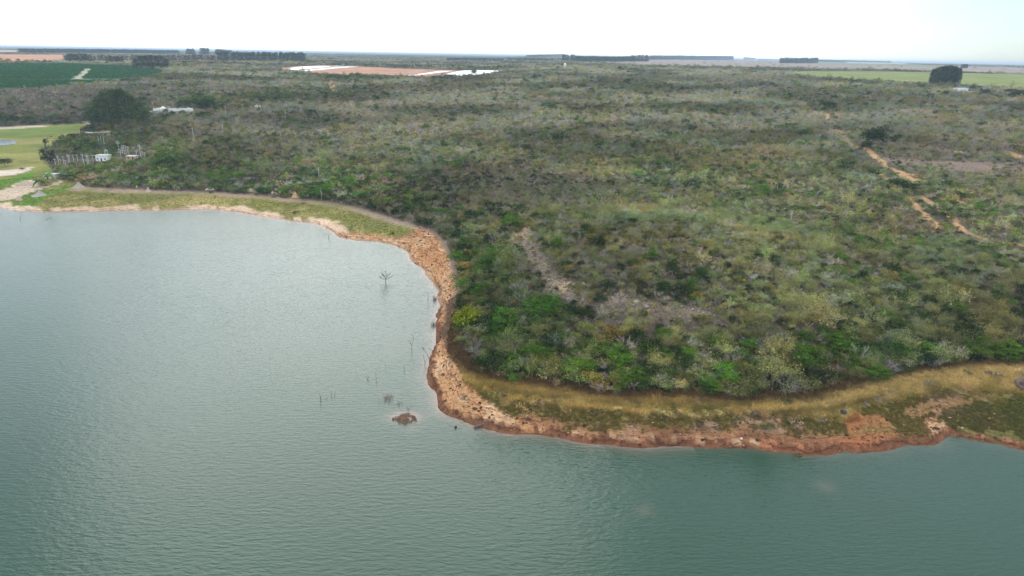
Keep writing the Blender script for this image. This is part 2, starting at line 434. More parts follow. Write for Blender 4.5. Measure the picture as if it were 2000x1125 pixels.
# ------------------------------------------------------------------ helpers: materials, meshes, objects
def new_mat(name):
    m = bpy.data.materials.new(name)
    m.use_nodes = True
    nt = m.node_tree
    nt.nodes.clear()
    out = nt.nodes.new('ShaderNodeOutputMaterial')
    return m, nt, out

def N(nt, kind, **kw):
    n = nt.nodes.new(kind)
    for k, v in kw.items():
        if k.startswith('i_'):
            n.inputs[k[2:].replace('_', ' ')].default_value = v
        else:
            setattr(n, k, v)
    return n

def mixc(nt, fac, a, b, blend='MIX'):
    n = nt.nodes.new('ShaderNodeMix')
    n.data_type = 'RGBA'
    n.blend_type = blend
    for sock, v in (('Factor', fac), ('A', a), ('B', b)):
        if hasattr(v, 'is_linked'):
            nt.links.new(v, n.inputs[sock])
        elif isinstance(v, (int, float)):
            n.inputs[sock].default_value = v
        else:
            n.inputs[sock].default_value = (*v, 1)
    return n.outputs['Result']

def math_n(nt, op, a, b=0.0, c=0.0):
    n = nt.nodes.new('ShaderNodeMath')
    n.operation = op
    for i, v in enumerate((a, b, c)):
        if hasattr(v, 'is_linked'):
            nt.links.new(v, n.inputs[i])
        else:
            n.inputs[i].default_value = v
    return n.outputs[0]

def ramp(nt, fac, stops):
    n = nt.nodes.new('ShaderNodeValToRGB')
    el = n.color_ramp.elements
    while len(el) < len(stops):
        el.new(0.5)
    for e, (p, c) in zip(el, stops):
        e.position = p
        e.color = (*c, 1) if len(c) == 3 else c
    nt.links.new(fac, n.inputs['Fac'])
    return n.outputs['Color']

def simple_mat(name, col, var=0.25, scale=3.0, rough=0.85, bump=0.0):
    m, nt, out = new_mat(name)
    tc = N(nt, 'ShaderNodeTexCoord')
    no = N(nt, 'ShaderNodeTexNoise', i_Scale=scale, i_Detail=5.0, i_Roughness=0.6)
    nt.links.new(tc.outputs['Object'], no.inputs['Vector'])
    c = ramp(nt, no.outputs['Fac'], [(0.3, tuple(v * (1 - var) for v in col)), (0.7, tuple(min(1, v * (1 + var)) for v in col))])
    b = N(nt, 'ShaderNodeBsdfPrincipled', i_Roughness=rough)
    b.inputs['Specular IOR Level'].default_value = 0.25
    nt.links.new(c, b.inputs['Base Color'])
    if bump:
        bp = N(nt, 'ShaderNodeBump', i_Strength=bump, i_Distance=0.1)
        nt.links.new(no.outputs['Fac'], bp.inputs['Height'])
        nt.links.new(bp.outputs['Normal'], b.inputs['Normal'])
    nt.links.new(b.outputs['BSDF'], out.inputs['Surface'])
    return m

def mesh_from(name, V, faces, mats, attrs=None, mat_index=None, smooth=False):
    """faces: list of index arrays, each (n,3) or (n,4)"""
    me = bpy.data.meshes.new(name)
    V = np.asarray(V, np.float32)
    fl = [np.asarray(f, np.int32) for f in faces if len(f)]
    loops = np.concatenate([f.ravel() for f in fl]) if fl else np.zeros(0, np.int32)
    tot = np.concatenate([np.full(len(f), f.shape[1], np.int32) for f in fl]) if fl else np.zeros(0, np.int32)
    me.vertices.add(len(V))
    me.vertices.foreach_set('co', V.ravel())
    if len(tot):
        me.loops.add(len(loops))
        me.loops.foreach_set('vertex_index', loops)
        me.polygons.add(len(tot))
        me.polygons.foreach_set('loop_start', np.concatenate([[0], np.cumsum(tot)[:-1]]).astype(np.int32))
        me.polygons.foreach_set('loop_total', tot)
        if mat_index is not None:
            me.polygons.foreach_set('material_index', np.asarray(mat_index, np.int32))
        me.polygons.foreach_set('use_smooth', np.full(len(tot), smooth))
    for m in mats:
        me.materials.append(m)
    for nm, (dom, arr) in (attrs or {}).items():
        arr = np.asarray(arr, np.float32)
        typ = 'FLOAT' if arr.ndim == 1 else 'FLOAT_VECTOR'
        at_ = me.attributes.new(nm, typ, dom)
        at_.data.foreach_set('value' if typ == 'FLOAT' else 'vector', arr.ravel())
    me.update(calc_edges=True)
    me.validate()
    return me

def link(name, data, parent=None):
    o = bpy.data.objects.new(name, data)
    COL.objects.link(o)
    if parent is not None:
        o.parent = parent
    return o

def tag(o, label, cat=None, group=None, kind=None):
    o['label'] = label
    if cat:
        o['category'] = cat
    if group:
        o['group'] = group
    if kind:
        o['kind'] = kind
    return o

def thing(name, label, cat, loc, group=None, rz=0.0, scale=1.0):
    o = link(name, None)
    o.empty_display_size = 0.5
    o.location = tuple(float(v) for v in loc)
    o.rotation_euler = (0, 0, float(rz))
    o.scale = (scale,) * 3 if np.isscalar(scale) else tuple(float(v) for v in scale)
    return tag(o, label, cat, group)

class Geo:
    """gathers pieces of one mesh"""
    def __init__(self):
        self.v, self.t, self.q, self.n = [], [], [], 0
        self.tl, self.ql = [], []
    def add(self, V, tris=(), quads=(), lv=1.0):
        V = np.asarray(V, float).reshape(-1, 3)
        for arr, dst, dl in ((tris, self.t, self.tl), (quads, self.q, self.ql)):
            if len(arr):
                a = np.asarray(arr, int)
                dst.append(a + self.n)
                dl.append(np.broadcast_to(np.asarray(lv, float), (len(a),)) if np.ndim(lv) == 0 or len(np.atleast_1d(lv)) == len(a) else np.ones(len(a)))
        self.v.append(V)
        self.n += len(V)
    def mesh(self, name, mat, smooth=False):
        V = np.concatenate(self.v)
        T_ = np.concatenate(self.t) if self.t else np.zeros((0, 3), int)
        Q_ = np.concatenate(self.q) if self.q else np.zeros((0, 4), int)
        lv = np.concatenate([x for x in (self.tl + self.ql)]) if (self.tl or self.ql) else np.zeros(0)
        return mesh_from(name, V, [T_, Q_], [mat], {'lv': ('FACE', lv)}, smooth=smooth)
    def box(self, c, s, rz=0.0):
        c, s = np.asarray(c, float), np.asarray(s, float) / 2
        p = np.array([[x, y, z] for z in (-1, 1) for y in (-1, 1) for x in (-1, 1)], float) * s
        ca, sa = math.cos(rz), math.sin(rz)
        p = np.stack([p[:, 0] * ca - p[:, 1] * sa, p[:, 0] * sa + p[:, 1] * ca, p[:, 2]], -1) + c
        self.add(p, quads=[(0, 2, 3, 1), (4, 5, 7, 6), (0, 1, 5, 4), (2, 6, 7, 3), (0, 4, 6, 2), (1, 3, 7, 5)])
        return self
    def tube(self, pts, rad, sides=5, cap=True):
        pts = np.asarray(pts, float)
        rad = np.broadcast_to(np.asarray(rad, float), (len(pts),))
        tan = np.gradient(pts, axis=0)
        tan /= np.linalg.norm(tan, axis=1)[:, None] + 1e-9
        ref = np.where(np.abs(tan[:, 2:3]) > 0.9, np.array([[1.0, 0, 0]]), np.array([[0, 0, 1.0]]))
        a = np.cross(tan, ref)
        a /= np.linalg.norm(a, axis=1)[:, None] + 1e-9
        b = np.cross(tan, a)
        ang = np.arange(sides) * 2 * math.pi / sides
        ring = pts[:, None] + rad[:, None, None] * (a[:, None] * np.cos(ang)[None, :, None] + b[:, None] * np.sin(ang)[None, :, None])
        V = ring.reshape(-1, 3)
        q = []
        for k in range(len(pts) - 1):
            for s in range(sides):
                s2 = (s + 1) % sides
                q.append((k * sides + s, k * sides + s2, (k + 1) * sides + s2, (k + 1) * sides + s))
        tr = []
        if cap and sides > 3:
            V = np.concatenate([V, pts[-1:]])
            tr = [((len(pts) - 1) * sides + s, (len(pts) - 1) * sides + (s + 1) % sides, len(V) - 1) for s in range(sides)]
        self.add(V, tris=tr, quads=q)
        return self
    def twigs(self, A, B, ra, lv=1.0):
        """many 3-sided tapering twigs from points A to points B"""
        A, B = np.asarray(A, float), np.asarray(B, float)
        n = len(A)
        if n == 0:
            return self
        d = B - A
        d /= np.linalg.norm(d, axis=1)[:, None] + 1e-9
        x = np.cross(d, rng.normal(size=(n, 3)))
        x /= np.linalg.norm(x, axis=1)[:, None] + 1e-9
        y = np.cross(d, x)
        ra = np.broadcast_to(np.asarray(ra, float), (n,))[:, None]
        ring = [A + ra * (x * math.cos(t) + y * math.sin(t)) for t in (0, 2.0944, 4.18879)]
        V = np.stack(ring + [B], 1).reshape(-1, 3)
        k = np.arange(n)[:, None] * 4
        T_ = np.concatenate([k + np.array([[0, 1, 3]]), k + np.array([[1, 2, 3]]), k + np.array([[2, 0, 3]])])
        l = np.broadcast_to(np.asarray(lv, float), (n,))
        self.add(V, tris=T_, lv=np.concatenate([l, l, l]))
        return self
    def leaves(self, P, Nn, size, lv, aspect=0.62):
        n = len(P)
        Nn = Nn / (np.linalg.norm(Nn, axis=1)[:, None] + 1e-9)
        x = np.cross(Nn, rng.normal(size=(n, 3)))
        x /= np.linalg.norm(x, axis=1)[:, None] + 1e-9
        y = np.cross(Nn, x)
        s = np.broadcast_to(np.asarray(size, float), (n,))[:, None] * 0.5
        V = np.stack([P - x * s, P - y * s * aspect + Nn * s * 0.15, P + x * s, P + y * s * aspect + Nn * s * 0.15], 1).reshape(-1, 3)
        k = np.arange(n)[:, None] * 4
        self.add(V, quads=k + np.array([[0, 1, 2, 3]]), lv=lv)
        return self

# ---- ground sheet
def ground_material():
    m, nt, out = new_mat('ground')
    L = nt.links.new
    tc = N(nt, 'ShaderNodeTexCoord')
    col = N(nt, 'ShaderNodeAttribute', attribute_name='zone_col')
    sd = N(nt, 'ShaderNodeAttribute', attribute_name='shore_d')
    bank_a = N(nt, 'ShaderNodeAttribute', attribute_name='bank')
    fine = N(nt, 'ShaderNodeTexNoise', i_Scale=0.9, i_Detail=8.0, i_Roughness=0.68)
    L(tc.outputs['Object'], fine.inputs['Vector'])
    wide = N(nt, 'ShaderNodeTexNoise', i_Scale=0.02, i_Detail=8.0, i_Roughness=0.65)
    L(tc.outputs['Object'], wide.inputs['Vector'])
    v = ramp(nt, fine.outputs['Fac'], [(0.30, (0.55, 0.52, 0.50)), (0.5, (1, 1, 1)), (0.70, (1.35, 1.35, 1.38))])
    c = mixc(nt, 1.0, col.outputs['Color'], v, 'MULTIPLY')
    w = ramp(nt, wide.outputs['Fac'], [(0.35, (0.75, 0.77, 0.75)), (0.65, (1.2, 1.18, 1.15))])
    c = mixc(nt, 1.0, c, w, 'MULTIPLY')
    # old waterlines: eroded strata that follow the shore
    n2 = N(nt, 'ShaderNodeTexNoise', i_Scale=0.10, i_Detail=3.0)
    L(tc.outputs['Object'], n2.inputs['Vector'])
    ds = math_n(nt, 'MULTIPLY_ADD', fine.outputs['Fac'], 1.6, math_n(nt, 'MULTIPLY_ADD', n2.outputs['Fac'], 9.0, sd.outputs['Fac']))
    comb = N(nt, 'ShaderNodeCombineXYZ')
    L(ds, comb.inputs['X'])
    stn = N(nt, 'ShaderNodeTexNoise', noise_dimensions='1D', i_Scale=0.85, i_Detail=3.0, i_Roughness=0.7)
    L(ds, stn.inputs['W'])
    st = ramp(nt, stn.outputs['Fac'], [(0.32, (0.42, 0.31, 0.27)), (0.46, (0.98, 0.92, 0.88)), (0.58, (1.32, 1.36, 1.42)), (0.68, (0.8, 0.68, 0.6))])
    c = mixc(nt, bank_a.outputs['Fac'], c, mixc(nt, 1.0, c, st, 'MULTIPLY'))
    b = N(nt, 'ShaderNodeBsdfPrincipled', i_Roughness=0.95)
    b.inputs['Specular IOR Level'].default_value = 0.1
    L(c, b.inputs['Base Color'])
    hsum = math_n(nt, 'MULTIPLY_ADD', math_n(nt, 'MULTIPLY', stn.outputs['Fac'], bank_a.outputs['Fac']), 0.9, fine.outputs['Fac'])
    bp = N(nt, 'ShaderNodeBump', i_Strength=0.9, i_Distance=0.7)
    L(hsum, bp.inputs['Height'])
    L(bp.outputs['Normal'], b.inputs['Normal'])
    L(b.outputs['BSDF'], out.inputs['Surface'])
    return m

idx = np.arange(NR * NAZ).reshape(NR, NAZ)
quads = np.stack([idx[:-1, :-1], idx[:-1, 1:], idx[1:, 1:], idx[1:, :-1]], -1).reshape(-1, 4)
bank_f = np.clip(flank * 0.75 + R_b * (flank < 0.5) * (0.30 + 0.45 * sstep(0.45, 0.2, uu)) + L_b * sstep(0.15, 0.05, u) * 0.8, 0, 1)
# the sheet runs on past the horizon
gV = np.stack([GX, GY, H], -1).reshape(-1, 3)
g_me = mesh_from('ground', gV, [quads[:, ::-1]], [ground_material()],
                 {'zone_col': ('POINT', C.reshape(-1, 3)), 'shore_d': ('POINT', np.clip(D, -10, 60).ravel()), 'bank': ('POINT', bank_f.ravel())}, smooth=True)
ground_o = link('ground', g_me)
tag(ground_o, 'dry scrub plain, sandy bank and farm fields around the lake', 'ground', kind='structure')

# ---- lake
islet_c = on_plane([(791, 815)], 0.0)[0]
def water_material():
    m, nt, out = new_mat('water')
    L = nt.links.new
    tc = N(nt, 'ShaderNodeTexCoord')
    silt = N(nt, 'ShaderNodeAttribute', attribute_name='silt')
    mp = N(nt, 'ShaderNodeMapping')
    mp.inputs['Rotation'].default_value = (0, 0, math.radians(-14))
    mp.inputs['Scale'].default_value = (0.30, 1.0, 1.0)
    L(tc.outputs['Object'], mp.inputs['Vector'])
    n1 = N(nt, 'ShaderNodeTexNoise', i_Scale=1.35, i_Detail=4.0, i_Roughness=0.55)
    L(mp.outputs['Vector'], n1.inputs['Vector'])
    mp2 = N(nt, 'ShaderNodeMapping')
    mp2.inputs['Rotation'].default_value = (0, 0, math.radians(9))
    mp2.inputs['Scale'].default_value = (0.45, 1.0, 1.0)
    L(tc.outputs['Object'], mp2.inputs['Vector'])
    n2 = N(nt, 'ShaderNodeTexNoise', i_Scale=2.1, i_Detail=2.0, i_Roughness=0.5)
    L(mp2.outputs['Vector'], n2.inputs['Vector'])
    n3 = N(nt, 'ShaderNodeTexNoise', i_Scale=0.012, i_Detail=4.0, i_Roughness=0.55)
    L(tc.outputs['Object'], n3.inputs['Vector'])
    h = math_n(nt, 'MULTIPLY_ADD', n2.outputs['Fac'], 0.35, n1.outputs['Fac'])
    gust = ramp(nt, n3.outputs['Fac'], [(0.3, (0.62,) * 3), (0.65, (1.0,) * 3)])
    h = math_n(nt, 'MULTIPLY', h, gust)
    bp = N(nt, 'ShaderNodeBump', i_Strength=1.0, i_Distance=0.155)
    L(h, bp.inputs['Height'])
    deep = mixc(nt, ramp(nt, n3.outputs['Fac'], [(0.35, (0, 0, 0)), (0.65, (1, 1, 1))]), (0.012, 0.050, 0.026), (0.018, 0.060, 0.036))
    c = mixc(nt, silt.outputs['Fac'], deep, (0.40, 0.235, 0.19))
    b = N(nt, 'ShaderNodeBsdfPrincipled', i_Roughness=0.08, i_IOR=1.333)
    L(c, b.inputs['Base Color'])
    L(bp.outputs['Normal'], b.inputs['Normal'])
    L(b.outputs['BSDF'], out.inputs['Surface'])
    return m

wi = int(np.searchsorted(r1, 1200))
wx, wy = GX[:wi], GY[:wi]
dI = np.hypot((wx - islet_c[0]) / 3.6, (wy - islet_c[1]) / 2.6)
silt = 0.5 * np.exp(np.minimum(D[:wi], 0) / 1.5) * (0.35 + 0.65 * (wx < 40)) + 0.45 * np.exp(-np.maximum(dI - 0.8, 0) * 3.0)
for p, rad in (((1260, 997), 1.7), ((1612, 950), 1.9), ((855, 780), 4.0), ((846, 655), 2.5), ((850, 590), 2.0), ((800, 838), 2.0), ((760, 770), 2.0)):
    q = on_plane([p], 0)[0]
    silt += 0.11 * np.exp(-(np.hypot(wx - q[0], wy - q[1]) / rad) ** 2)
keep = (D[:wi] < 5)
wq = np.stack([idx[:wi - 1, :-1], idx[:wi - 1, 1:], idx[1:wi, 1:], idx[1:wi, :-1]], -1).reshape(-1, 4)
kf = keep.ravel()
wq = wq[kf[wq].any(1)]
used = np.unique(wq)
remap = np.full(NR * NAZ, -1)
remap[used] = np.arange(len(used))
wV = np.stack([GX.ravel()[used], GY.ravel()[used], np.zeros(len(used))], -1)
w_me = mesh_from('lake', wV, [remap[wq][:, ::-1]], [water_material()], {'silt': ('POINT', np.clip(silt, 0, 0.9).ravel()[used])}, smooth=True)
lake = link('lake', w_me)
tag(lake, 'green grey lake water with fine wind ripples', 'lake', kind='structure')
# ------------------------------------------------------------------ plants
def foliage_material(name, transl=0.25):
    m, nt, out = new_mat(name)
    L = nt.links.new
    tint = N(nt, 'ShaderNodeAttribute', attribute_name='tint', attribute_type='INSTANCER')
    lv = N(nt, 'ShaderNodeAttribute', attribute_name='lv')
    c = mixc(nt, 1.0, tint.outputs['Color'], lv.outputs['Color'], 'MULTIPLY')
    d = N(nt, 'ShaderNodeBsdfDiffuse', i_Roughness=0.5)
    L(c, d.inputs['Color'])
    if transl:
        t = N(nt, 'ShaderNodeBsdfTranslucent')
        L(c, t.inputs['Color'])
        mx = N(nt, 'ShaderNodeMixShader', i_Fac=transl)
        L(d.outputs[0], mx.inputs[1])
        L(t.outputs[0], mx.inputs[2])
        L(mx.outputs[0], out.inputs['Surface'])
    else:
        L(d.outputs[0], out.inputs['Surface'])
    return m

M_LEAF = foliage_material('foliage', 0.07)
M_TWIG = foliage_material('twigs', 0.0)
M_BARK = simple_mat('bark', (0.20, 0.165, 0.13), 0.4, 2.5)
M_PALE_BARK = simple_mat('pale_bark', (0.42, 0.38, 0.33), 0.3, 2.0)
M_TWIGGY = simple_mat('grey_bark', (0.30, 0.265, 0.23), 0.35, 2.0)
M_DEAD = simple_mat('dead_wood', (0.13, 0.10, 0.085), 0.4, 4.0)

def sphere_dirs(n, zmin=-0.4):
    z = rng.uniform(zmin, 1.0, n)
    a = rng.uniform(0, 2 * math.pi, n)
    s = np.sqrt(np.maximum(0, 1 - z * z))
    return np.stack([s * np.cos(a), s * np.sin(a), z], -1)

def leafy(clumps, per, size, up=0.7, var=0.35, zmin=-0.5):
    """clumps: (n,6) centre + radii -> a Geo with leaf sprays round each clump"""
    g = Geo()
    for c in clumps:
        d = sphere_dirs(per, zmin)
        P = c[:3] + d * c[3:] * rng.uniform(0.55, 1.08, (per, 1))
        Nn = d + np.array([0, 0, up]) + rng.normal(0, 0.55, (per, 3))
        shade = rng.uniform(0.62, 1.38)
        g.leaves(P, Nn, size * rng.uniform(0.6, 1.4, per), shade * np.clip(rng.normal(1, var * 0.6, per), 0.4, 1.8))
    return g

def limbs(base_h, tips, r=0.10, mid=0.5):
    g = Geo()
    top = np.array([0, 0, base_h])
    g.tube([(0, 0, -0.6), (rng.normal(0, .05), rng.normal(0, .05), base_h * 0.5), top], [r * 1.25, r, r * 0.85], 5, False)
    for t in tips:
        m = top * (1 - mid) + t * mid + rng.normal(0, 0.15, 3) + np.array([0, 0, -0.15])
        g.tube([top, m, t], [r * 0.6, r * 0.38, r * 0.14], 4, False)
        e = t + (t - top) * 0.25 + rng.normal(0, 0.35, (7, 3))
        g.twigs(np.repeat((m + t)[None] / 2, 7, 0) + rng.normal(0, 0.2, (7, 3)), e, r * 0.35)
    return g

def rounded_crown(h, w, n, per, size, lod=0):
    c = []
    for k in range(n):
        a, rr = rng.uniform(0, 6.283), w * 0.5 * math.sqrt(rng.uniform(0.02, 0.75))
        z = h * rng.uniform(0.35, 0.80) * (1 - 0.30 * (rr / (w * 0.5)) ** 2)
        q = w * rng.uniform(0.15, 0.27)
        c.append([rr * math.cos(a), rr * math.sin(a), z, q, q, q * rng.uniform(0.6, 0.9)])
    return np.array(c)

def layered_crown(h, w, n):
    c = []
    for k in range(n):
        a, rr = rng.uniform(0, 6.283), w * 0.5 * math.sqrt(rng.uniform(0.0, 0.7))
        z = h * rng.uniform(0.45, 0.92) - 0.25 * h * (rr / (w * 0.5)) ** 2
        q = w * rng.uniform(0.17, 0.30)
        c.append([rr * math.cos(a), rr * math.sin(a), z, q, q, q * 0.26])
    return np.array(c)

def bare_branches(h, w, n1=7, n2=5, n3=4, r=0.045, up=0.9):
    """twiggy crown: three generations of tapering branches"""
    g = Geo()
    tw = lambda k: rng.uniform(0, 6.283, k)
    a = tw(n1)
    B0 = np.zeros((n1, 3)); B0[:, 2] = h * rng.uniform(0.05, 0.3, n1)
    l = h * rng.uniform(0.45, 0.8, n1)
    sp = rng.uniform(0.25, 1.0, n1) * w / h
    d = np.stack([np.cos(a) * sp, np.sin(a) * sp, np.full(n1, up)], -1)
    d /= np.linalg.norm(d, axis=1)[:, None]
    B1 = B0 + d * l[:, None]
    g.twigs(B0, B1, r * 1.5, rng.uniform(0.7, 1.1, n1))
    def gen(A0, A1, n, lf, rad, zup):
        f = rng.uniform(0.35, 1.0, (len(A0), n, 1))
        S = (A0[:, None] * (1 - f) + A1[:, None] * f).reshape(-1, 3)
        dd = (A1 - A0)[:, None] + rng.normal(0, 0.55, (len(A0), n, 3)) * np.linalg.norm(A1 - A0, axis=1)[:, None, None]
        dd = dd.reshape(-1, 3)
        dd /= np.linalg.norm(dd, axis=1)[:, None]
        dd[:, 2] = dd[:, 2] * 0.7 + zup
        E = S + dd * (h * lf * rng.uniform(0.6, 1.3, (len(S), 1)))
        g.twigs(S, E, rad, rng.uniform(0.75, 1.4, len(S)))
        return S, E
    S, E = gen(B0, B1, n2, 0.34, r * 0.85, 0.25)
    if n3:
        S2, E2 = gen(S, E, n3, 0.22, r * 0.62, 0.2)
        return g, np.concatenate([E, E2])
    return g, E

def joined(name, crown, trunk=None, cm=None, tm=None):
    """one mesh with crown and trunk, for the uncountable scrub"""
    V = np.concatenate(crown.v)
    T_ = list(crown.t); Q_ = list(crown.q)
    tl, ql = list(crown.tl), list(crown.ql)
    nc_t, nc_q = sum(map(len, T_)), sum(map(len, Q_))
    nt_t = nt_q = 0
    if trunk is not None:
        off = len(V)
        V = np.concatenate([V] + trunk.v)
        T_ += [t + off for t in trunk.t]; Q_ += [q + off for q in trunk.q]
        tl += trunk.tl; ql += trunk.ql
        nt_t, nt_q = sum(map(len, trunk.t)), sum(map(len, trunk.q))
    T2 = np.concatenate(T_) if T_ else np.zeros((0, 3), int)
    Q2 = np.concatenate(Q_) if Q_ else np.zeros((0, 4), int)
    mi = np.concatenate([np.zeros(nc_t), np.ones(nt_t), np.zeros(nc_q), np.ones(nt_q)])
    lv = np.concatenate(tl + ql)
    return mesh_from(name, V, [T2, Q2], [cm or M_LEAF, tm or M_BARK], {'lv': ('FACE', lv)}, mi)

# species: each maker gives (crown Geo, trunk Geo, crown material)
def sp_green(l):        # bright green tree with flat layered sprays
    h, w = 5.2, 5.2
    cl = layered_crown(h, w, (22, 14, 7)[l])
    return leafy(cl, (62, 26, 20)[l], (0.30, 0.50, 0.70)[l], 1.5, 0.3, -0.3), limbs(h * 0.35, cl[:(7, 4, 0)[l], :3], 0.10), M_LEAF
def sp_olive(l):        # rounded olive shrub
    h, w = 4.0, 4.4
    cl = rounded_crown(h, w, (20, 13, 6)[l], 0, 0)
    return leafy(cl, (62, 28, 22)[l], (0.25, 0.42, 0.66)[l], 0.6, 0.4), limbs(h * 0.25, cl[:(7, 3, 0)[l], :3], 0.07), M_LEAF
def sp_dark(l):         # dense dark evergreen
    h, w = 4.6, 4.6
    cl = rounded_crown(h, w, (22, 14, 7)[l], 0, 0)
    cl[:, 3:] *= 1.12
    return leafy(cl, (62, 28, 22)[l], (0.28, 0.46, 0.70)[l], 0.5, 0.4), limbs(h * 0.3, cl[:(6, 3, 0)[l], :3], 0.09), M_LEAF
def sp_grey(l):         # leafless grey shrub
    g, e = bare_branches(3.6, 4.2, (9, 7, 6)[l], (7, 5, 5)[l], (8, 4, 3)[l], (0.026, 0.050, 0.085)[l])
    return g, None, M_TWIG
def sp_half(l):         # twiggy shrub that keeps a thin veil of pale leaves
    g, e = bare_branches(3.8, 4.2, (8, 6, 5)[l], (5, 4, 4)[l], (5, 3, 2)[l], (0.026, 0.045, 0.08)[l])
    n = (300, 150, 80)[l]
    P = e[rng.integers(0, len(e), n)] + rng.normal(0, 0.22, (n, 3))
    g.leaves(P, rng.normal(0, 0.6, (n, 3)) + np.array([0, 0, 0.8]), (0.24, 0.36, 0.55)[l] * rng.uniform(0.6, 1.3, n), np.clip(rng.normal(1.05, 0.35, n), 0.4, 2))
    return g, None, M_LEAF
def sp_yellow(l):       # open ochre-tipped shrub
    h, w = 3.8, 4.0
    cl = rounded_crown(h, w, (15, 10, 5)[l], 0, 0)
    return leafy(cl, (50, 24, 20)[l], (0.25, 0.42, 0.66)[l], 0.9, 0.5), limbs(h * 0.25, cl[:(6, 3, 0)[l], :3], 0.06), M_LEAF
def sp_feather(l):      # loose feathery tree, upswept
    h, w = 5.0, 4.4
    g, e = bare_branches(h, w, (7, 6, 5)[l], (5, 4, 3)[l], (3, 0, 0)[l], (0.03, 0.055, 0.11)[l], 1.2)
    n = (950, 380, 150)[l]
    P = e[rng.integers(0, len(e), n)] + rng.normal(0, 0.34, (n, 3)) * np.array([1, 1, 0.6])
    g.leaves(P, rng.normal(0, 0.5, (n, 3)) + np.array([0, 0, 0.9]), (0.22, 0.36, 0.58)[l] * rng.uniform(0.6, 1.3, n), np.clip(rng.normal(1.0, 0.25, n), 0.4, 2))
    return g, None, M_LEAF
def sp_low(l):          # low cushion of dry twigs and leaves
    cl = rounded_crown(1.7, 2.8, (9, 6, 4)[l], 0, 0)
    return leafy(cl, (26, 18, 14)[l], (0.26, 0.36, 0.5)[l], 0.5, 0.45), None, M_LEAF

SPECIES = [('green', sp_green, (0.062, 0.135, 0.012)), ('olive', sp_olive, (0.125, 0.128, 0.036)), ('dark', sp_dark, (0.036, 0.060, 0.018)), ('grey', sp_grey, (0.245, 0.222, 0.182)),
           ('half', sp_half, (0.225, 0.210, 0.105)), ('yellow', sp_yellow, (0.215, 0.165, 0.030)), ('feather', sp_feather, (0.180, 0.185, 0.066)), ('low', sp_low, (0.165, 0.125, 0.075))]
NSP = len(SPECIES)
SP = {s[0]: i for i, s in enumerate(SPECIES)}
BASE_TINT = np.array([s[2] for s in SPECIES])
VARIANTS = (4, 3, 2)                       # shapes per species at near, middle and far detail
LOD_START = [0, NSP * VARIANTS[0], NSP * (VARIANTS[0] + VARIANTS[1])]
protos = bpy.data.collections.new('plant_shapes')
near_shapes = {}
k = 0
for lod in range(3):
    for s, (nm, fun, _) in enumerate(SPECIES):
        for v in range(VARIANTS[lod]):
            cr, tr, cm = fun(lod)
            if lod == 0:
                near_shapes[s, v] = (cr.mesh('crown', cm), (tr or limbs(0.7, [], 0.09)).mesh('trunk', M_TWIGGY))
            po = bpy.data.objects.new('plant_shape_%03d' % k, joined('plant_shape', cr, tr, cm, M_TWIGGY))
            protos.objects.link(po)
            k += 1

# eucalyptus / windbreak tree shapes
def gum_tree(h, w, n, per, size, low=0.28):
    c = []
    for _ in range(n):
        f = rng.uniform(0, 1)
        z = h * (low + (0.93 - low) * f)
        rad = w * 0.5 * math.sin(math.pi * min(0.98, 0.18 + 0.74 * f)) ** 0.7
        a, rr = rng.uniform(0, 6.283), rad * math.sqrt(rng.uniform(0.1, 1))
        q = w * rng.uniform(0.13, 0.22)
        c.append([rr * math.cos(a), rr * math.sin(a), z, q, q, q * 1.15])
    c = np.array(c)
    tr = Geo()
    tr.tube([(0, 0, -1), (0.2, 0.1, h * 0.35), (0, 0.2, h * 0.7), (0, 0, h * 0.92)], [h * 0.017, h * 0.014, h * 0.008, h * 0.002], 6, False)
    for q in c[:9]:
        z0 = q[2] - h * 0.14
        tr.tube([(0, 0.1, z0), (q[0] * .5, q[1] * .5, z0 + h * .04), q[:3]], [h * .005, h * .0035, h * .001], 4, False)
    return leafy(c, per, size, 0.35, 0.4, -0.7), tr

def gn_scatter(obj, coll, name):
    """instances of the shapes in COLL on the vertices of OBJ"""
    ng = bpy.data.node_groups.new(name, 'GeometryNodeTree')
    ng.interface.new_socket('Geometry', in_out='INPUT', socket_type='NodeSocketGeometry')
    ng.interface.new_socket('Geometry', in_out='OUTPUT', socket_type='NodeSocketGeometry')
    gi, go = ng.nodes.new('NodeGroupInput'), ng.nodes.new('NodeGroupOutput')
    ci = ng.nodes.new('GeometryNodeCollectionInfo')
    ci.inputs['Collection'].default_value = coll
    ci.inputs['Separate Children'].default_value = True
    ci.inputs['Reset Children'].default_value = True
    ip = ng.nodes.new('GeometryNodeInstanceOnPoints')
    ip.inputs['Pick Instance'].default_value = True
    def attr(nm, typ):
        n = ng.nodes.new('GeometryNodeInputNamedAttribute')
        n.data_type = typ
        n.inputs['Name'].default_value = nm
        return n.outputs['Attribute']
    ng.links.new(gi.outputs[0], ip.inputs['Points'])
    ng.links.new(ci.outputs[0], ip.inputs['Instance'])
    ng.links.new(attr('shape', 'INT'), ip.inputs['Instance Index'])
    ng.links.new(attr('turn', 'FLOAT_VECTOR'), ip.inputs['Rotation'])
    ng.links.new(attr('size', 'FLOAT_VECTOR'), ip.inputs['Scale'])
    ng.links.new(ip.outputs[0], go.inputs[0])
    md = obj.modifiers.new('scatter', 'NODES')
    md.node_group = ng

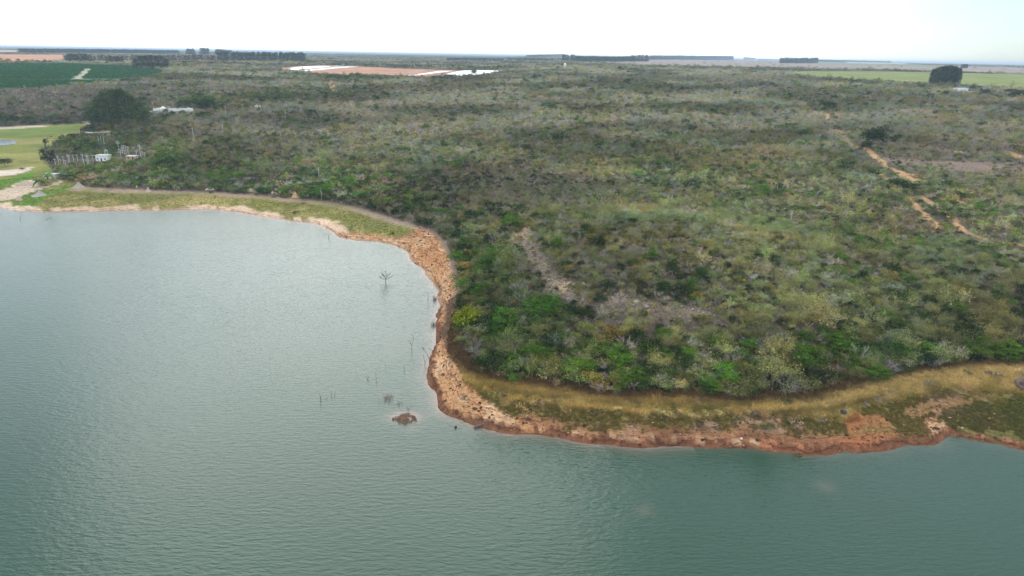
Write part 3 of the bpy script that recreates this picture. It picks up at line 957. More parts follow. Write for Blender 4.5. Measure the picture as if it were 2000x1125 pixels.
def scatter_object(name, label, cat, P, shape, turn, size, tint, coll, mats=()):
    me = bpy.data.meshes.new(name)
    me.vertices.add(len(P))
    me.vertices.foreach_set('co', np.asarray(P, np.float32).ravel())
    a = me.attributes.new('shape', 'INT', 'POINT'); a.data.foreach_set('value', np.asarray(shape, np.int32))
    for nm, arr in (('turn', turn), ('size', size), ('tint', tint)):
        a = me.attributes.new(nm, 'FLOAT_VECTOR', 'POINT'); a.data.foreach_set('vector', np.asarray(arr, np.float32).ravel())
    o = link(name, me)
    tag(o, label, cat, kind='stuff')
    gn_scatter(o, coll, name)
    return o

# ---- where scrub grows: jittered rows of points in four distance bands
HALF = math.radians(41)
def ring_points(ra, rb, step):
    n = int(2 * rb * math.sin(HALF) / step) + 2
    xs, ys = np.meshgrid(np.arange(n) * step - n * step / 2, np.arange(ra * math.cos(HALF) - step, rb, step))
    x = xs.ravel() + rng.uniform(-0.5, 0.5, xs.size) * step
    y = ys.ravel() + rng.uniform(-0.5, 0.5, xs.size) * step
    r, a = np.hypot(x, y), np.abs(np.arctan2(x, y))
    m = (r >= ra) & (r < rb) & (a < HALF)
    return x[m], y[m]

bands = [(60, 300, 1.72, 0, 0.71), (300, 560, 2.4, 1, 0.82), (560, 900, 3.3, 1, 0.98), (900, 1500, 4.6, 2, 1.2), (1500, 2600, 7.2, 2, 1.65), (2600, 8000, 21, 2, 2.6)]
PX, PY, PL, PS = [], [], [], []
for ra, rb, st, lod, sc_ in bands:
    x, y = ring_points(ra, rb, st)
    k_ = rng.uniform(0, 1, len(x)) < sample(VEG, x, y) * (0.97 if ra < 2000 else 0.8)
    PX.append(x[k_]); PY.append(y[k_]); PL.append(np.full(k_.sum(), lod)); PS.append(np.full(k_.sum(), sc_))
PX, PY, PL, PS = map(np.concatenate, (PX, PY, PL, PS))
PR = np.hypot(PX, PY)
PT = sample(T, PX, PY)
PLD = sample(LD, PX, PY)
pz = sample(H, PX, PY)
PPX, PPY, _ = proj(np.stack([PX, PY, pz], -1))

# species mix: weights per point from where it stands
def blob(pts, sx, sy, amt):
    """greener or drier ground round places traced on the terrain"""
    out = np.zeros(len(PX))
    for p in pts:
        q = at(*p)
        d = math.hypot(q[0], q[1])
        ux, uy = q[0] / d, q[1] / d
        al = (PX - q[0]) * ux + (PY - q[1]) * uy
        ac = -(PX - q[0]) * uy + (PY - q[1]) * ux
        out = np.maximum(out, np.exp(-(ac / (sx * d / FPX)) ** 2 - (al / (sy * d / FPX * d / 62.0)) ** 2))
    return out * amt

W = np.zeros((len(PX), NSP))
w_ = lambda **kw: np.array([kw.get(s[0], 0.0) for s in SPECIES])
foot = np.exp(-np.maximum(PT, 0) / 16.0) * (PX > -40) * (PR < 300)
foot_l = np.exp(-np.maximum(PT, 0) / 30.0) * (PX <= 0) * (PR > 200)
slope = sstep(70, 20, PT) * (PR < 330) * (PX > -30)
hilltop = (PR < 420) * (PX > -20)
p1, p2, p3 = fbm(PX, PY, 28, 3, 91), fbm(PX, PY, 90, 4, 93), fbm(PX, PY, 11, 2, 95)
W += w_(green=.015, olive=.24, dark=.11, grey=.26, half=.26, yellow=.04, feather=.16, low=.08)
W += hilltop[:, None] * w_(green=.02, olive=.15, grey=.30, half=.40, yellow=.12, feather=.50)
W += (foot * 2.0)[:, None] * w_(green=.30, olive=.34, dark=.55, half=.10, grey=.10, yellow=.06, feather=.14)
W += (slope * 0.8)[:, None] * w_(dark=.30, olive=.32, grey=.16, yellow=.14, low=.1, green=.05)
W += (foot_l * 1.6)[:, None] * w_(green=.22, olive=.2, dark=.40, grey=.22, half=.03)
g_ = blob([(330, 325), (400, 332), (460, 345), (260, 345), (700, 372), (760, 378), (820, 385), (640, 350), (240, 280), (180, 275), (170, 335), (290, 310)], 55, 10, 2.4)
g_ += blob([(1600, 400), (1680, 420), (1500, 380), (1750, 470), (1900, 420), (1330, 350), (1950, 500)], 90, 22, 1.3)
g_ += blob([(520, 190), (600, 180), (420, 200), (60, 232), (20, 235), (700, 152), (640, 148), (400, 195), (560, 186)], 50, 5, 2.6)
W += g_[:, None] * w_(green=.40, dark=.22, olive=.24, feather=.05)
dry = blob([(880, 420), (900, 460), (1010, 480), (1040, 540), (1180, 600), (960, 520), (1320, 610), (1280, 605)], 60, 16, 1.5)
W += dry[:, None] * w_(grey=.55, low=.3, half=.2, yellow=.1)
rightdry = blob([(1780, 310), (1850, 320), (1900, 330), (1730, 315)], 70, 14, 2.0)
W += rightdry[:, None] * w_(low=.6, grey=.3, half=.1)
plat = sstep(420, 700, PR)
W += blob([(880, 362), (960, 352), (1060, 352), (1180, 356), (1300, 362), (760, 385), (700, 380)], 70, 7, 2.2)[:, None] * w_(dark=.4, grey=.35, olive=.2)
W += blob([(1168, 682), (1305, 708), (1485, 722), (1020, 700), (1150, 742), (1345, 568), (1300, 556), (1250, 722), (1405, 755), (1110, 706), (970, 662), (1062, 616), (952, 526), (962, 500), (1215, 712), (1600, 725), (1700, 700), (1640, 690)], 13, 4, 8)[:, None] * w_(green=1)
W += (plat * (0.7 + 1.3 * sstep(0.42, 0.6, p2)))[:, None] * w_(grey=.80, half=.15, low=.12)
W += blob([(880, 362), (960, 352), (1060, 352), (1180, 356), (1300, 362), (760, 385), (700, 380)], 70, 7, 2.2)[:, None] * w_(dark=.4, grey=.35, olive=.2)
W += blob([(1168, 682), (1305, 708), (1485, 722), (1020, 700), (1150, 742), (1345, 568), (1300, 556), (1250, 722), (1405, 755), (1110, 706), (970, 662), (1062, 616), (952, 526), (962, 500), (1215, 712), (1600, 725), (1700, 700), (1640, 690)], 13, 4, 8)[:, None] * w_(green=1)
W += (plat * sstep(0.5, 0.36, p2) * 0.8)[:, None] * w_(olive=.3, dark=.22, green=.08)
W *= np.exp((fbm(PX, PY, 16, 2, 101)[:, None] - 0.5) * np.linspace(-4, 4, NSP)[None, ::-1])      # kinds grow in patches
W /= W.sum(1)[:, None]
PSP = (rng.uniform(0, 1, len(PX))[:, None] > np.cumsum(W, 1)).sum(1).clip(0, NSP - 1)
# sizes
PSC = PS * np.exp(rng.normal(0, 0.33, len(PX))) * 0.82
PSC *= 1 + 0.22 * foot * sstep(-16, -4, PX) + 0.30 * np.exp(-np.maximum(PT, 0) / 7.0) * sstep(-10, 2, PX) * (PR < 300) + 0.15 * foot_l
PSC *= 1 - 0.28 * np.clip(hilltop * sstep(20, 60, PT), 0, 1)
PSC *= np.where(PLD < 6, 0.6, 1.0)
PSC *= 1 - 0.38 * np.clip(blob([(130, 312), (165, 312), (200, 310), (240, 300), (270, 300), (150, 325), (110, 320), (185, 325)], 30, 8, 1.0), 0, 1)
PSC *= 1 - 0.15 * sstep(300, 330, PR) * sstep(60, -20, PX)
PSC *= 1 - 0.35 * np.clip(rightdry / 2, 0, 1)
PSZ = np.stack([PSC * rng.uniform(0.85, 1.2, len(PX)), PSC * rng.uniform(0.85, 1.2, len(PX)), PSC * rng.uniform(0.65, 1.1, len(PX))], -1)
PSZ[:, 2] *= np.where(PR > 560, np.clip(1.0 / PS * 1.15, 0.35, 1), 1.0)       # far points stand for a patch of several shrubs
PTI = (np.array([1.15, 1.3, 1.1, 1.6, 1.6, 1.4, 1.55, 1.3])[PSP] * np.where(PR > 420, np.array([1.05, 1.02, 1.2, 0.80, 0.84, 0.85, 0.86, 0.95])[PSP], 1.0))[:, None] * BASE_TINT[PSP] * np.exp(np.clip(rng.normal(0, 1, (len(PX), 1)), -1.7, 1.7) * np.where(PR > 450, 0.10, 0.20)[:, None])
PTI *= np.exp(rng.normal(0, 0.055, (len(PX), 3)) + (p1[:, None] - 0.5) * np.array([0.5, -0.1, -0.3]))
PTI *= (0.74 + 0.62 * sstep(0.36, 0.64, p2) * (0.6 + 0.8 * p1))[:, None]
PTI *= (0.85 + 0.3 * sstep(0.4, 0.6, fbm(PX, PY, 260, 3, 123)))[:, None]
PRZ = rng.uniform(0, 6.283, len(PX))

# keep plants off poles, houses and the like
KEEP_OFF = []
def tall_to(P, top_py):
    """height above P that reaches photo row TOP_PY"""
    z = np.linspace(0.2, 60, 600)
    _, y, _ = proj(np.stack([np.full(600, P[0]), np.full(600, P[1]), P[2] + z], -1))
    return float(np.interp(-top_py, -y, z))

def open_view(pts, length, radius):
    for p in pts:
        d = np.hypot(p[0], p[1])
        for k_ in np.arange(0, length, radius):
            KEEP_OFF.append((p[0] * (1 - k_ / d), p[1] * (1 - k_ / d), radius))

def m_per_px(P):
    return proj(P)[2] / FPX

def off(P, px, py):
    """a point at about the depth of P, as seen at a photo pixel"""
    d = ray(px, py)
    t = (P[1] / d[1])
    return np.array([d[0] * t, P[1], CAM_Z + d[2] * t])

# ------------------------------------------------------------------ poles of the power line and the pumping station
M_CONC = simple_mat('pole_concrete', (0.48, 0.47, 0.44), 0.15, 1.2)
M_WOOD = simple_mat('pole_wood', (0.30, 0.25, 0.20), 0.25, 1.5)
M_ARM = simple_mat('crossarm', (0.42, 0.43, 0.42), 0.15, 2.0)
M_METAL = simple_mat('grey_metal', (0.38, 0.42, 0.44), 0.15, 2.0, 0.5)
g = Geo(); g.tube([(0, 0, -0.12), (0, 0, 0.5), (0, 0, 1.0)], [0.22, 0.19, 0.15], 8)
POST = g.mesh('post', M_CONC)
g = Geo(); g.tube([(0, 0, -0.12), (0, 0, 0.5), (0, 0, 1.0)], [0.22, 0.19, 0.15], 8)
POST_W = g.mesh('post', M_WOOD)
def arm_mesh(w):
    g = Geo().box((0, -0.19, 0), (w, 0.2, 0.26))
    for x in (-0.45, -0.15, 0.45):
        g.tube([(w * x, -0.19, 0.08), (w * x, -0.19, 0.30)], [0.06, 0.045], 6)
    return g.mesh('crossarm', M_ARM)
ARM, ARM_L = arm_mesh(2.0), arm_mesh(2.8)
g = Geo().box((0, 0, 0), (2.4, 1.2, 0.16)).box((-0.5, 0, 0.55), (0.7, 0.7, 0.9)).box((0.55, 0, 0.5), (0.6, 0.7, 0.8))
PLATFORM = g.mesh('transformer_platform', M_METAL)

def pole(px, by, ty, arms, label, group='utility poles above the scrub', wood=False, wide=False):
    P = at(px, by + 2.5)
    h = max(3.0, tall_to(P, ty))
    t = thing('utility_pole', label, 'utility pole', P, group, rng.uniform(-0.4, 0.4))
    o = link('post', POST_W if wood else POST, t)
    o.scale = (1, 1, h)
    for a in range(arms):
        c = link('crossarm', ARM_L if wide else ARM, t)
        c.location = (0, 0, h - 0.25 - 0.85 * a)
    KEEP_OFF.append((P[0], P[1], 2.2))
    # nothing tall right in front of the shaft
    f = P[:2] * (1 - 4.0 / np.hypot(P[0], P[1]))
    KEEP_OFF.append((f[0], f[1], 2.0))
    return t

near_palms = 'at the lakeside pumping station'
stn = [(108.6, 319, 310.7, 1), (115, 318, 304, 2), (118.5, 317, 311, 1), (125, 318, 305, 1), (128.5, 320, 313, 1), (134.5, 316, 302, 2), (137, 316, 303, 1), (144, 312, 302, 1), (152, 313, 302, 1),
       (163, 315, 301, 2), (165, 321, 311, 1), (171.6, 320, 302, 2), (173.8, 319, 304, 1), (183, 318, 303, 1)]
ordn = ['first', 'second', 'third', 'fourth', 'fifth', 'sixth', 'seventh', 'eighth', 'ninth', 'tenth', 'eleventh', 'twelfth', 'thirteenth', 'fourteenth', 'fifteenth', 'sixteenth', 'seventeenth', 'eighteenth', 'nineteenth', 'twentieth']
for i, (x, b, t_, a) in enumerate(stn):
    pole(x, b, t_, a, '%s pole with %s, %s from the dark conifer in the white building row' % ('concrete', 'two crossarms' if a == 2 else 'one crossarm', ordn[i]), 'poles standing in a row beside the white building')
for i, x in enumerate((240, 243.7, 247, 250.6)):
    pole(x, 299, 284 + (i == 3) * 2, 1 if i in (1, 3) else 0, '%s of four close grey poles behind the white building, counting from that building' % ordn[i], 'close set of four poles')
for i, x in enumerate((194, 198.8, 204)):
    pole(x, 281, 265 - i, 0, '%s of three bare poles below the low pale houses, counting from the lake' % ordn[i], 'three bare poles below the houses')
for i, x in enumerate((461.4, 464.2, 467.2)):
    pole(x, 240, 228.5, 0, '%s of three thin bare poles together in mid scrub, counting from the grove' % ordn[i], 'three thin poles in the scrub')
for x, b, t_, a, lab, w in [
        (232, 290, 275, 3, 'tall grey pole carrying three crossarms, behind the white building', 0), (237, 307, 292, 3, 'grey pole with three stacked crossarms next to the white building', 0),
        (275, 304, 283, 2, 'tall concrete pole with a low second crossarm beyond the pumping station', 0), (268, 308, 294, 1, 'concrete pole with one crossarm over the pale rubble heap', 0),
        (283, 304, 299, 1, 'short stub pole with a crossarm beside the tall two armed pole', 0), (152.6, 338, 315, 0, 'thin bare pole in front of the yellow green bushes', 1),
        (157.5, 269, 253, 0, 'thick pale pole at the meadow edge by the low houses', 0), (175.5, 271, 264.5, 0, 'short white post in front of the low pale houses', 0),
        (378, 268, 250, 1, 'grey pole with one crossarm standing lowest of the mid scrub poles', 0), (386, 258, 241, 0, 'thin brown pole just behind the lowest mid scrub pole', 1),
        (435.5, 254, 242, 1, 'grey pole with a crossarm beside a bright green bush in scrub', 0), (441, 222, 207, 1, 'pale pole with crossarm beside the yellow patch near the sandy track', 0),
        (474, 211, 204, 1, 'small pale pole close to the end of the sandy track', 0), (502, 209, 202, 0, 'thin far pole in scrub past the sandy track', 0),
        (558, 228, 215, 1, 'grey pole with a crossarm alone in the middle distance scrub', 0), (623, 343, 327, 1, 'grey pole with a crossarm standing behind the lakeside strip of scrub', 0),
        (513.6, 266, 257, 0, 'thin brown stick-like pole among olive shrubs', 1), (548, 262, 256, 0, 'small pale post half hidden in grey scrub', 0),
        (396, 212, 200, 0, 'thin pole in front of the dark tree belt, closer to the white wall', 0), (415, 211, 203, 0, 'thin pole in front of the dark tree belt, closer to the track', 0),
        (861, 271, 257, 0, 'single pale pole alone in the wide grey scrub', 0), (667, 208, 199, 0, 'small far pale pole in scrub below the red field', 0), (1545, 427, 412, 0, 'thin white pole among bright green shrubs beside the dirt track', 0)]:
    pole(x, b, t_, a, lab, wood=bool(w), wide=(a == 3))

def h_frame(px, by, ty, label, half=0.9):
    P = at(px, by + 2.5)
    h = tall_to(P, ty) - 0.9
    t = thing('transformer_stand', label, 'transformer stand', P, None, 0.1)
    for s in (-1, 1):
        o = link('post', POST, t); o.scale = (1, 1, h + 0.2); o.location = (s * half, 0, 0)
    o = link('transformer_platform', PLATFORM, t); o.location = (0, 0, h)
    c = link('crossarm', ARM_L, t); c.location = (0, 0, h - 1.6)
    KEEP_OFF.append((P[0], P[1], 3.0))
h_frame(209, 304, 292.5, 'two legged transformer stand with grey boxes right behind the white building')
h_frame(590, 220, 209, 'two legged transformer stand alone in the middle distance scrub', 1.1)

# ------------------------------------------------------------------ buildings
M_WHITE = simple_mat('white_render', (0.78, 0.78, 0.76), 0.05, 0.8)
M_CREAM = simple_mat('cream_render', (0.62, 0.52, 0.43), 0.12, 0.8)
M_ROOF = simple_mat('clay_roof', (0.30, 0.19, 0.15), 0.3, 2.0)
M_GREY_ROOF = simple_mat('pale_roof', (0.50, 0.49, 0.47), 0.12, 1.0)
M_DARK = simple_mat('dark_opening', (0.05, 0.05, 0.055), 0.2, 2.0, 0.3)
def house(name, px0, px1, by, ty, depth, label, wall, roof, gable=True, openings=3, group=None, turn=0.0):
    A, B = at(px0, by), at(px1, by)
    P = (A + B) / 2
    w = float(np.hypot(*(B - A)[:2]))
    h = tall_to(P, ty)
    rz = math.atan2(B[1] - A[1], B[0] - A[0]) * 0.25 + turn
    t = thing(name, label, 'building', P, group, rz)
    wh = h * (0.66 if gable else 0.9)
    link('wall', Geo().box((0, depth / 2, wh / 2 - 0.4), (w, depth, wh + 0.8)).mesh('wall', wall), t)
    g = Geo()
    if gable:
        e = 0.35
        V = [(-w / 2 - e, -e, wh), (w / 2 + e, -e, wh), (w / 2 + e, depth + e, wh), (-w / 2 - e, depth + e, wh), (-w / 2 - e, depth / 2, h), (w / 2 + e, depth / 2, h)]
        g.add(V, tris=[(0, 4, 3), (1, 2, 5)], quads=[(0, 1, 5, 4), (2, 3, 4, 5), (0, 3, 2, 1)])
    else:
        g.box((0, depth / 2, wh + 0.16), (w + 0.7, depth + 0.7, 0.26))
    link('roof', g.mesh('roof', roof), t)
    for i in range(openings):
        x = (i + 0.5) / openings * w - w / 2
        if i == openings // 2:
            link('door', Geo().box((x, -0.02, 1.0), (0.95, 0.08, 2.0)).mesh('door', M_DARK), t)
        else:
            link('window', Geo().box((x, -0.02, min(wh * 0.55, 1.6)), (1.1, 0.08, 0.9)).mesh('window', M_DARK), t)
    n = max(2, int(w / 3))
    for i in range(n + 1):
        q = A + (B - A) * i / n
        KEEP_OFF.append((q[0], q[1], 3.2))
        for k_ in (4.5, 8.5):
            f = q[:2] * (1 - k_ / np.hypot(q[0], q[1])); KEEP_OFF.append((f[0], f[1], 2.6 if k_ < 5 else 1.5))
    return t
house('pump_house', 190, 207, 315, 303, 5.0, 'flat roofed white building among the poles of the lakeside station', M_WHITE, M_GREY_ROOF, False, 3)
house('house', 172, 181, 264, 258.5, 5, 'low white walled house under the grove, closest to the meadow', M_WHITE, M_GREY_ROOF, True, 2, 'low houses under the big grove')
house('house', 190, 198, 264, 258, 5, 'small cream house between the two wider houses under the grove', M_CREAM, M_ROOF, True, 2, 'low houses under the big grove')
house('house', 204, 222, 264.5, 256.5, 6, 'low cream house with brown tiled roof right below the grove', M_CREAM, M_ROOF, True, 4, 'low houses under the big grove')
house('hut', 86, 108, 349, 340, 4, 'low pale grey hut behind the palms', M_CREAM, M_GREY_ROOF, False, 2)
house('shed', 1863, 1890, 178, 172, 9, 'long low white shed at the foot of the square dark grove', M_WHITE, M_WHITE, False, 1)
house('barn', 1700, 1716, 124.2, 121.6, 20, 'tiny white farm barn on the horizon, the longer of two', M_WHITE, M_WHITE, False, 1, 'white barns on the horizon')
house('barn', 1722, 1733, 124.6, 122.0, 20, 'tiny white farm barn on the horizon, the shorter of two', M_WHITE, M_WHITE, False, 1, 'white barns on the horizon')
house('cottage', 498, 508, 211, 206.5, 5, 'small pale roofed cottage in the scrub beyond the sandy track', M_CREAM, M_GREY_ROOF, True, 2)
house('cottage', 249, 262, 312, 305, 4, 'ochre walled shed half hidden by trees beside the white building', simple_mat('ochre_render', (0.55, 0.36, 0.2), 0.15, 1.0), M_GREY_ROOF, False, 2)
open_view(ground([(x, 178.5 + (x - 1863) * 0.045) for x in range(1862, 2000, 4)]), 34, 6)
# white water tower far out in the scrub
P = at(1103, 136)
h = tall_to(P, 122.5)
t = thing('water_tower', 'slim white tower standing alone far out in the scrub', 'tower', P)
link('shaft', Geo().tube([(0, 0, -1), (0, 0, h * 0.5)], [0.9, 0.7], 10).mesh('shaft', M_WHITE), t)
link('tank', Geo().tube([(0, 0, h * 0.42), (0, 0, h * 0.5), (0, 0, h * 0.75), (0, 0, h * 0.93), (0, 0, h)], [1.0, 2.4, 2.8, 1.6, 0.4], 12).mesh('tank', M_WHITE, True), t)
KEEP_OFF.append((P[0], P[1], 25))
# concrete wall and white heap beside the grove
wall_pts = ground([(300, 216), (306, 219.5), (330, 219), (352, 217.5), (366, 215.5), (377, 216.5)])
g = Geo()
for a, b in zip(wall_pts[:-1], wall_pts[1:]):
    m = (a + b) / 2
    L_ = float(np.hypot(*(b - a)[:2]))
    g.box((m[0], m[1], m[2] + 0.7), (L_ + 0.3, 0.5, 3.6), math.atan2(b[1] - a[1], b[0] - a[0]))
for p in wall_pts:
    f = p[:2] * (1 - 5.0 / np.hypot(p[0], p[1]))
    KEEP_OFF.append((p[0], p[1], 7)); KEEP_OFF.append((f[0], f[1], 6))
    f = p[:2] * (1 - 11.0 / np.hypot(p[0], p[1])); KEEP_OFF.append((f[0], f[1], 5))
tag(link('canal_wall', g.mesh('canal_wall', M_WHITE)), 'low white concrete wall running past the big dark grove', 'wall')

def mound_mesh(name, w, d, h, mat, seed, peak=1.6, rough=0.25):
    n, m = 9, 22
    V, q = [], []
    for i in range(n + 1):
        f = i / n
        for j in range(m):
            a = 2 * math.pi * j / m
            k = 1 + 0.5 * (fbm(np.cos(a) * 2 + seed * 7, np.sin(a) * 2, 1.0, 2, seed) - 0.5)
            z = h * (1 - f) ** peak * (1 + rough * 2 * (fbm(math.cos(a) * f * 5 + seed, math.sin(a) * f * 5, 1.0, 3, seed + 3) - 0.5)) - 0.35 * f ** 3
            V.append((math.cos(a) * f * w / 2 * k, math.sin(a) * f * d / 2 * k, z))
    for i in range(n):
        for j in range(m):
            q.append((i * m + j, (i + 1) * m + j, (i + 1) * m + (j + 1) % m, i * m + (j + 1) % m))
    return mesh_from(name, V, [np.array(q)], [mat], {'lv': ('FACE', np.ones(len(q)))}, smooth=False)
M_GREYSOIL = simple_mat('grey_soil', (0.36, 0.31, 0.27), 0.35, 1.6, bump=0.6)
M_PINKSOIL = simple_mat('pink_soil', (0.46, 0.33, 0.26), 0.3, 1.6, bump=0.6)
M_ORSOIL = simple_mat('orange_soil', (0.50, 0.31, 0.15), 0.3, 1.6, bump=0.6)
M_BROWNSOIL = simple_mat('brown_soil', (0.17, 0.095, 0.06), 0.4, 2.5, bump=0.8)
M_WHITESOIL = simple_mat('white_lime', (0.78, 0.76, 0.73), 0.06, 1.5)
def mound(px, py, wpx, hpx, mat, label, cat='mound', name='earth_mound', peak=1.6, group=None, deep=0.7):
    P = at(px, py)
    s = m_per_px(P)
    me = mound_mesh(name, wpx * s, max(wpx * s * deep, 1.2), hpx * s / 0.93, mat, int(px) % 97, peak)
    o = link(name, me)
    o.location = P - np.array([0, 0, 0.1])
    KEEP_OFF.append((P[0], P[1], wpx * s * 0.5))
    return tag(o, label, cat, group)
mound(319, 213.5, 17, 6, M_WHITESOIL, 'bright white heap of lime behind the concrete wall', 'heap', 'lime_heap', 0.8)
mound(78, 381, 40, 10, M_GREYSOIL, 'broad grey earth mound with a pale tip near the sandy shore corner', peak=2.4)
mound(38, 391, 16, 8, M_PINKSOIL, 'rounded orange pink mound closest to the sandy shore corner', peak=0.9)
mound(155, 366, 30, 11, M_GREYSOIL, 'grey earth mound at the first scrub beside the bright green grass')
mound(267, 366, 6, 5, M_CREAM, 'tiny pale cone of earth under the lakeside scrub')
mound(290, 374, 18, 9, M_PINKSOIL, 'pointed pale pink earth mound on the mauve strip', peak=2.2)
mound(490, 373, 16, 6, M_PINKSOIL, 'low mauve pink mound on the bare strip below the scrub')
mound(532, 377, 8, 4, M_CREAM, 'small cream mound beside dark low bushes')
mound(577, 385, 20, 11, M_ORSOIL, 'orange earth mound against the dark scrub edge', peak=1.3)
mound(410, 369.5, 24, 4, M_CREAM, 'flat cream spoil heap along the scrub edge')
mound(50, 361, 44, 8, M_PINKSOIL, 'wide pinkish gravel bank in front of the palms', peak=0.8, deep=0.5)

# ------------------------------------------------------------------ rocks
def rock_mesh(w, d, h, mat, seed, name='rock'):
    nu, nv = 9, 7
    r_ = np.random.default_rng(seed)
    k = r_.uniform(0.72, 1.2, (nv + 1, nu))
    V, q = [], []
    for i in range(nv + 1):
        th = math.pi * i / nv
        for j in range(nu):
            a = 2 * math.pi * j / nu
            s = k[i, j] if 0 < i < nv else 1
            V.append((w / 2 * math.sin(th) * math.cos(a) * s, d / 2 * math.sin(th) * math.sin(a) * s, h * 0.5 * (math.cos(th) * s + 0.55)))
    for i in range(nv):
        for j in range(nu):
            q.append((i * nu + j, (i + 1) * nu + j, (i + 1) * nu + (j + 1) % nu, i * nu + (j + 1) % nu))
    return mesh_from(name, V, [np.array(q)], [mat], {'lv': ('FACE', np.ones(len(q)))})
M_ROCK_D = simple_mat('dark_rock', (0.065, 0.058, 0.060), 0.4, 2.0, bump=0.5)
M_ROCK_B = simple_mat('brown_rock', (0.16, 0.105, 0.08), 0.4, 1.5, bump=0.7)
M_ROCK_P = simple_mat('pale_rock', (0.27, 0.225, 0.19), 0.35, 2.0, bump=0.5)
def rock(px, py, wpx, hpx, mat, label, seed=1, cat='rock', group=None):
    P = at(px, py)
    s = m_per_px(P)
    o = link('rock', rock_mesh(wpx * s, wpx * s * 0.8, hpx * s / 0.85, mat, seed))
    o.location = P
    o.rotation_euler = (0, 0, rng.uniform(0, 3))
    return tag(o, label, cat, group)
rock(1646, 808, 15, 9, M_ROCK_D, 'dark boulder on the straw bank above the red soil patch', 3)
rock(1992, 757, 28, 22, M_ROCK_B, 'big brown boulder in the straw grass at the edge of view', 5)
rock(1157, 762, 10, 8, M_ROCK_D, 'dark round boulder in straw grass at the foot of the green trees', 8)
rock(1448, 858, 5, 4, M_WHITESOIL, 'small white stone on the red beach', 9)
rock(1010, 476, 12, 5, M_ROCK_P, 'grey slab of rock at the upper end of the stony ledge', 11)
rock(1072, 548, 8, 4, M_ROCK_P, 'pale rock beside the ochre bare patch on the ledge', 12)
rock(1206, 592, 10, 4.5, M_ROCK_P, 'pale rock in the middle of the stony ledge', 13)
rock(1262, 600, 13, 5, M_ROCK_P, 'wide grey rock outcrop under the far end of the stony ledge', 14)
rock(1330, 600, 9, 4, M_ROCK_P, 'grey rock below the bright green tree on the ledge', 15)
rock(1042, 500, 8, 4, M_ROCK_P, 'small grey rock on the narrow part of the ledge', 16)
rock(1915, 546, 24, 7, M_ROCK_P, 'flat pinkish rock slab showing among the dark hillside shrubs', 17)
for x, y, w_p, lab in [(446, 374, 9, 'beside the flat cream heap'), (890, 835, 6, 'just off the sandy headland'), (412, 376, 10, 'below the flat cream heap')]:
    rock(x, y, w_p, 4, M_ROCK_D, 'small dark rock ' + lab, int(x))

# stones of the ledge: scree too fine to pick apart
stones = bpy.data.collections.new('stone_shapes')
for i in range(5):
    r_ = np.random.default_rng(300 + i)
    stones.objects.link(bpy.data.objects.new('stone_shape_%d' % i, rock_mesh(0.7, 0.6, 0.5, M_TWIG, 300 + i)))
si, sj = np.nonzero((scree_m > 0.25) & (RR < 330))
n = 1500
pick = rng.integers(0, len(si), n)
sx = GX[si[pick], sj[pick]] + rng.normal(0, 0.7, n)
sy = GY[si[pick], sj[pick]] + rng.normal(0, 0.7, n)
P_s = np.stack([sx, sy, sample(H, sx, sy) - 0.05], -1)
ti = np.array([0.25, 0.20, 0.155]) * np.exp(rng.normal(0, 0.3, (n, 1)))
scatter_object('scree', 'pale broken stones strewn along the ledge on the hillside', 'stones', P_s, rng.integers(0, 5, n), np.stack([rng.normal(0, .3, n), rng.normal(0, .3, n), rng.uniform(0, 6, n)], -1),
               np.repeat(np.exp(rng.normal(-0.5, 0.4, (n, 1))), 3, 1), ti, stones)

# ------------------------------------------------------------------ dead wood in the lake
def snag(px, by, paths, label, r=0.07, mat=None, cat='dead tree', name='dead_tree', water=True, group=None, twig=0):
    """a dead trunk: photo-traced limbs given real thickness and depth"""
    P = on_plane([(px, by)], 0.0)[0] if water else at(px, by)[:2]
    z0 = 0.0 if water else float(sample(H, P[0], P[1]))
    P = np.array([P[0], P[1], z0])
    t = thing(name, label, cat, P, group)
    first = True
    for path in paths:
        pts = np.array([off(P, *q) for q in path]) - P
        dep = np.linspace(0, rng.normal(0, 0.5) * (0 if first else 1), len(pts)) * np.linalg.norm(pts[-1] - pts[0])
        pts[:, 1] += dep
        if first:
            pts = np.concatenate([[pts[0] - np.array([0, 0, 0.8])], pts])
        k_ = np.linspace(0, 1, 7)
        u_ = np.linspace(0, 1, len(pts))
        sm = np.stack([np.interp(k_, u_, pts[:, c]) for c in range(3)], -1) + rng.normal(0, 0.03, (7, 3))
        r_w = r * 0.78
        g = Geo().tube(sm, np.linspace(r_w * (1 if first else 0.6), r * 0.3, 7), 6)
        if twig:
            nt_ = twig
            A = sm[rng.integers(2, 7, nt_)]
            B = A + rng.normal(0, 1, (nt_, 3)) * np.array([0.45, 0.35, 0.3]) + np.array([0, 0, 0.25])
            g.twigs(A, B, r * 0.25)
        link('trunk' if first else 'branch', g.mesh('trunk' if first else 'branch', mat or M_DEAD), t)
        first = False
    return t
snag(753.5, 552, [[(753.5, 552), (753, 543)], [(753, 545), (749, 538), (745, 531)], [(753, 544), (755, 536), (754, 528)], [(753, 545), (758, 539), (763, 533)], [(753, 547), (760, 544), (765, 541)], [(753, 547), (747, 543), (742, 540)], [(752, 540), (750, 533), (751, 529)]],
     'small bare tree with spreading crown standing out in the open water', 0.17, twig=14)
snag(836, 589, [[(836, 589), (836, 571.5)]], 'straight dark post in the water close to the sandy flank', 0.13, cat='post', name='wooden_post')
snag(804, 683, [[(804, 683), (804, 673), (808, 664)], [(808, 664), (806, 658), (801, 655)], [(804, 673), (801, 666), (800, 661)]], 'forked dead tree with a hooked top in the water', 0.10, twig=3)
snag(840, 707, [[(840, 707), (835, 694), (829, 684), (822, 679)], [(829, 684), (826, 677), (825, 674)]], 'long dead branch leaning out from the shore over the water', 0.12, twig=4)
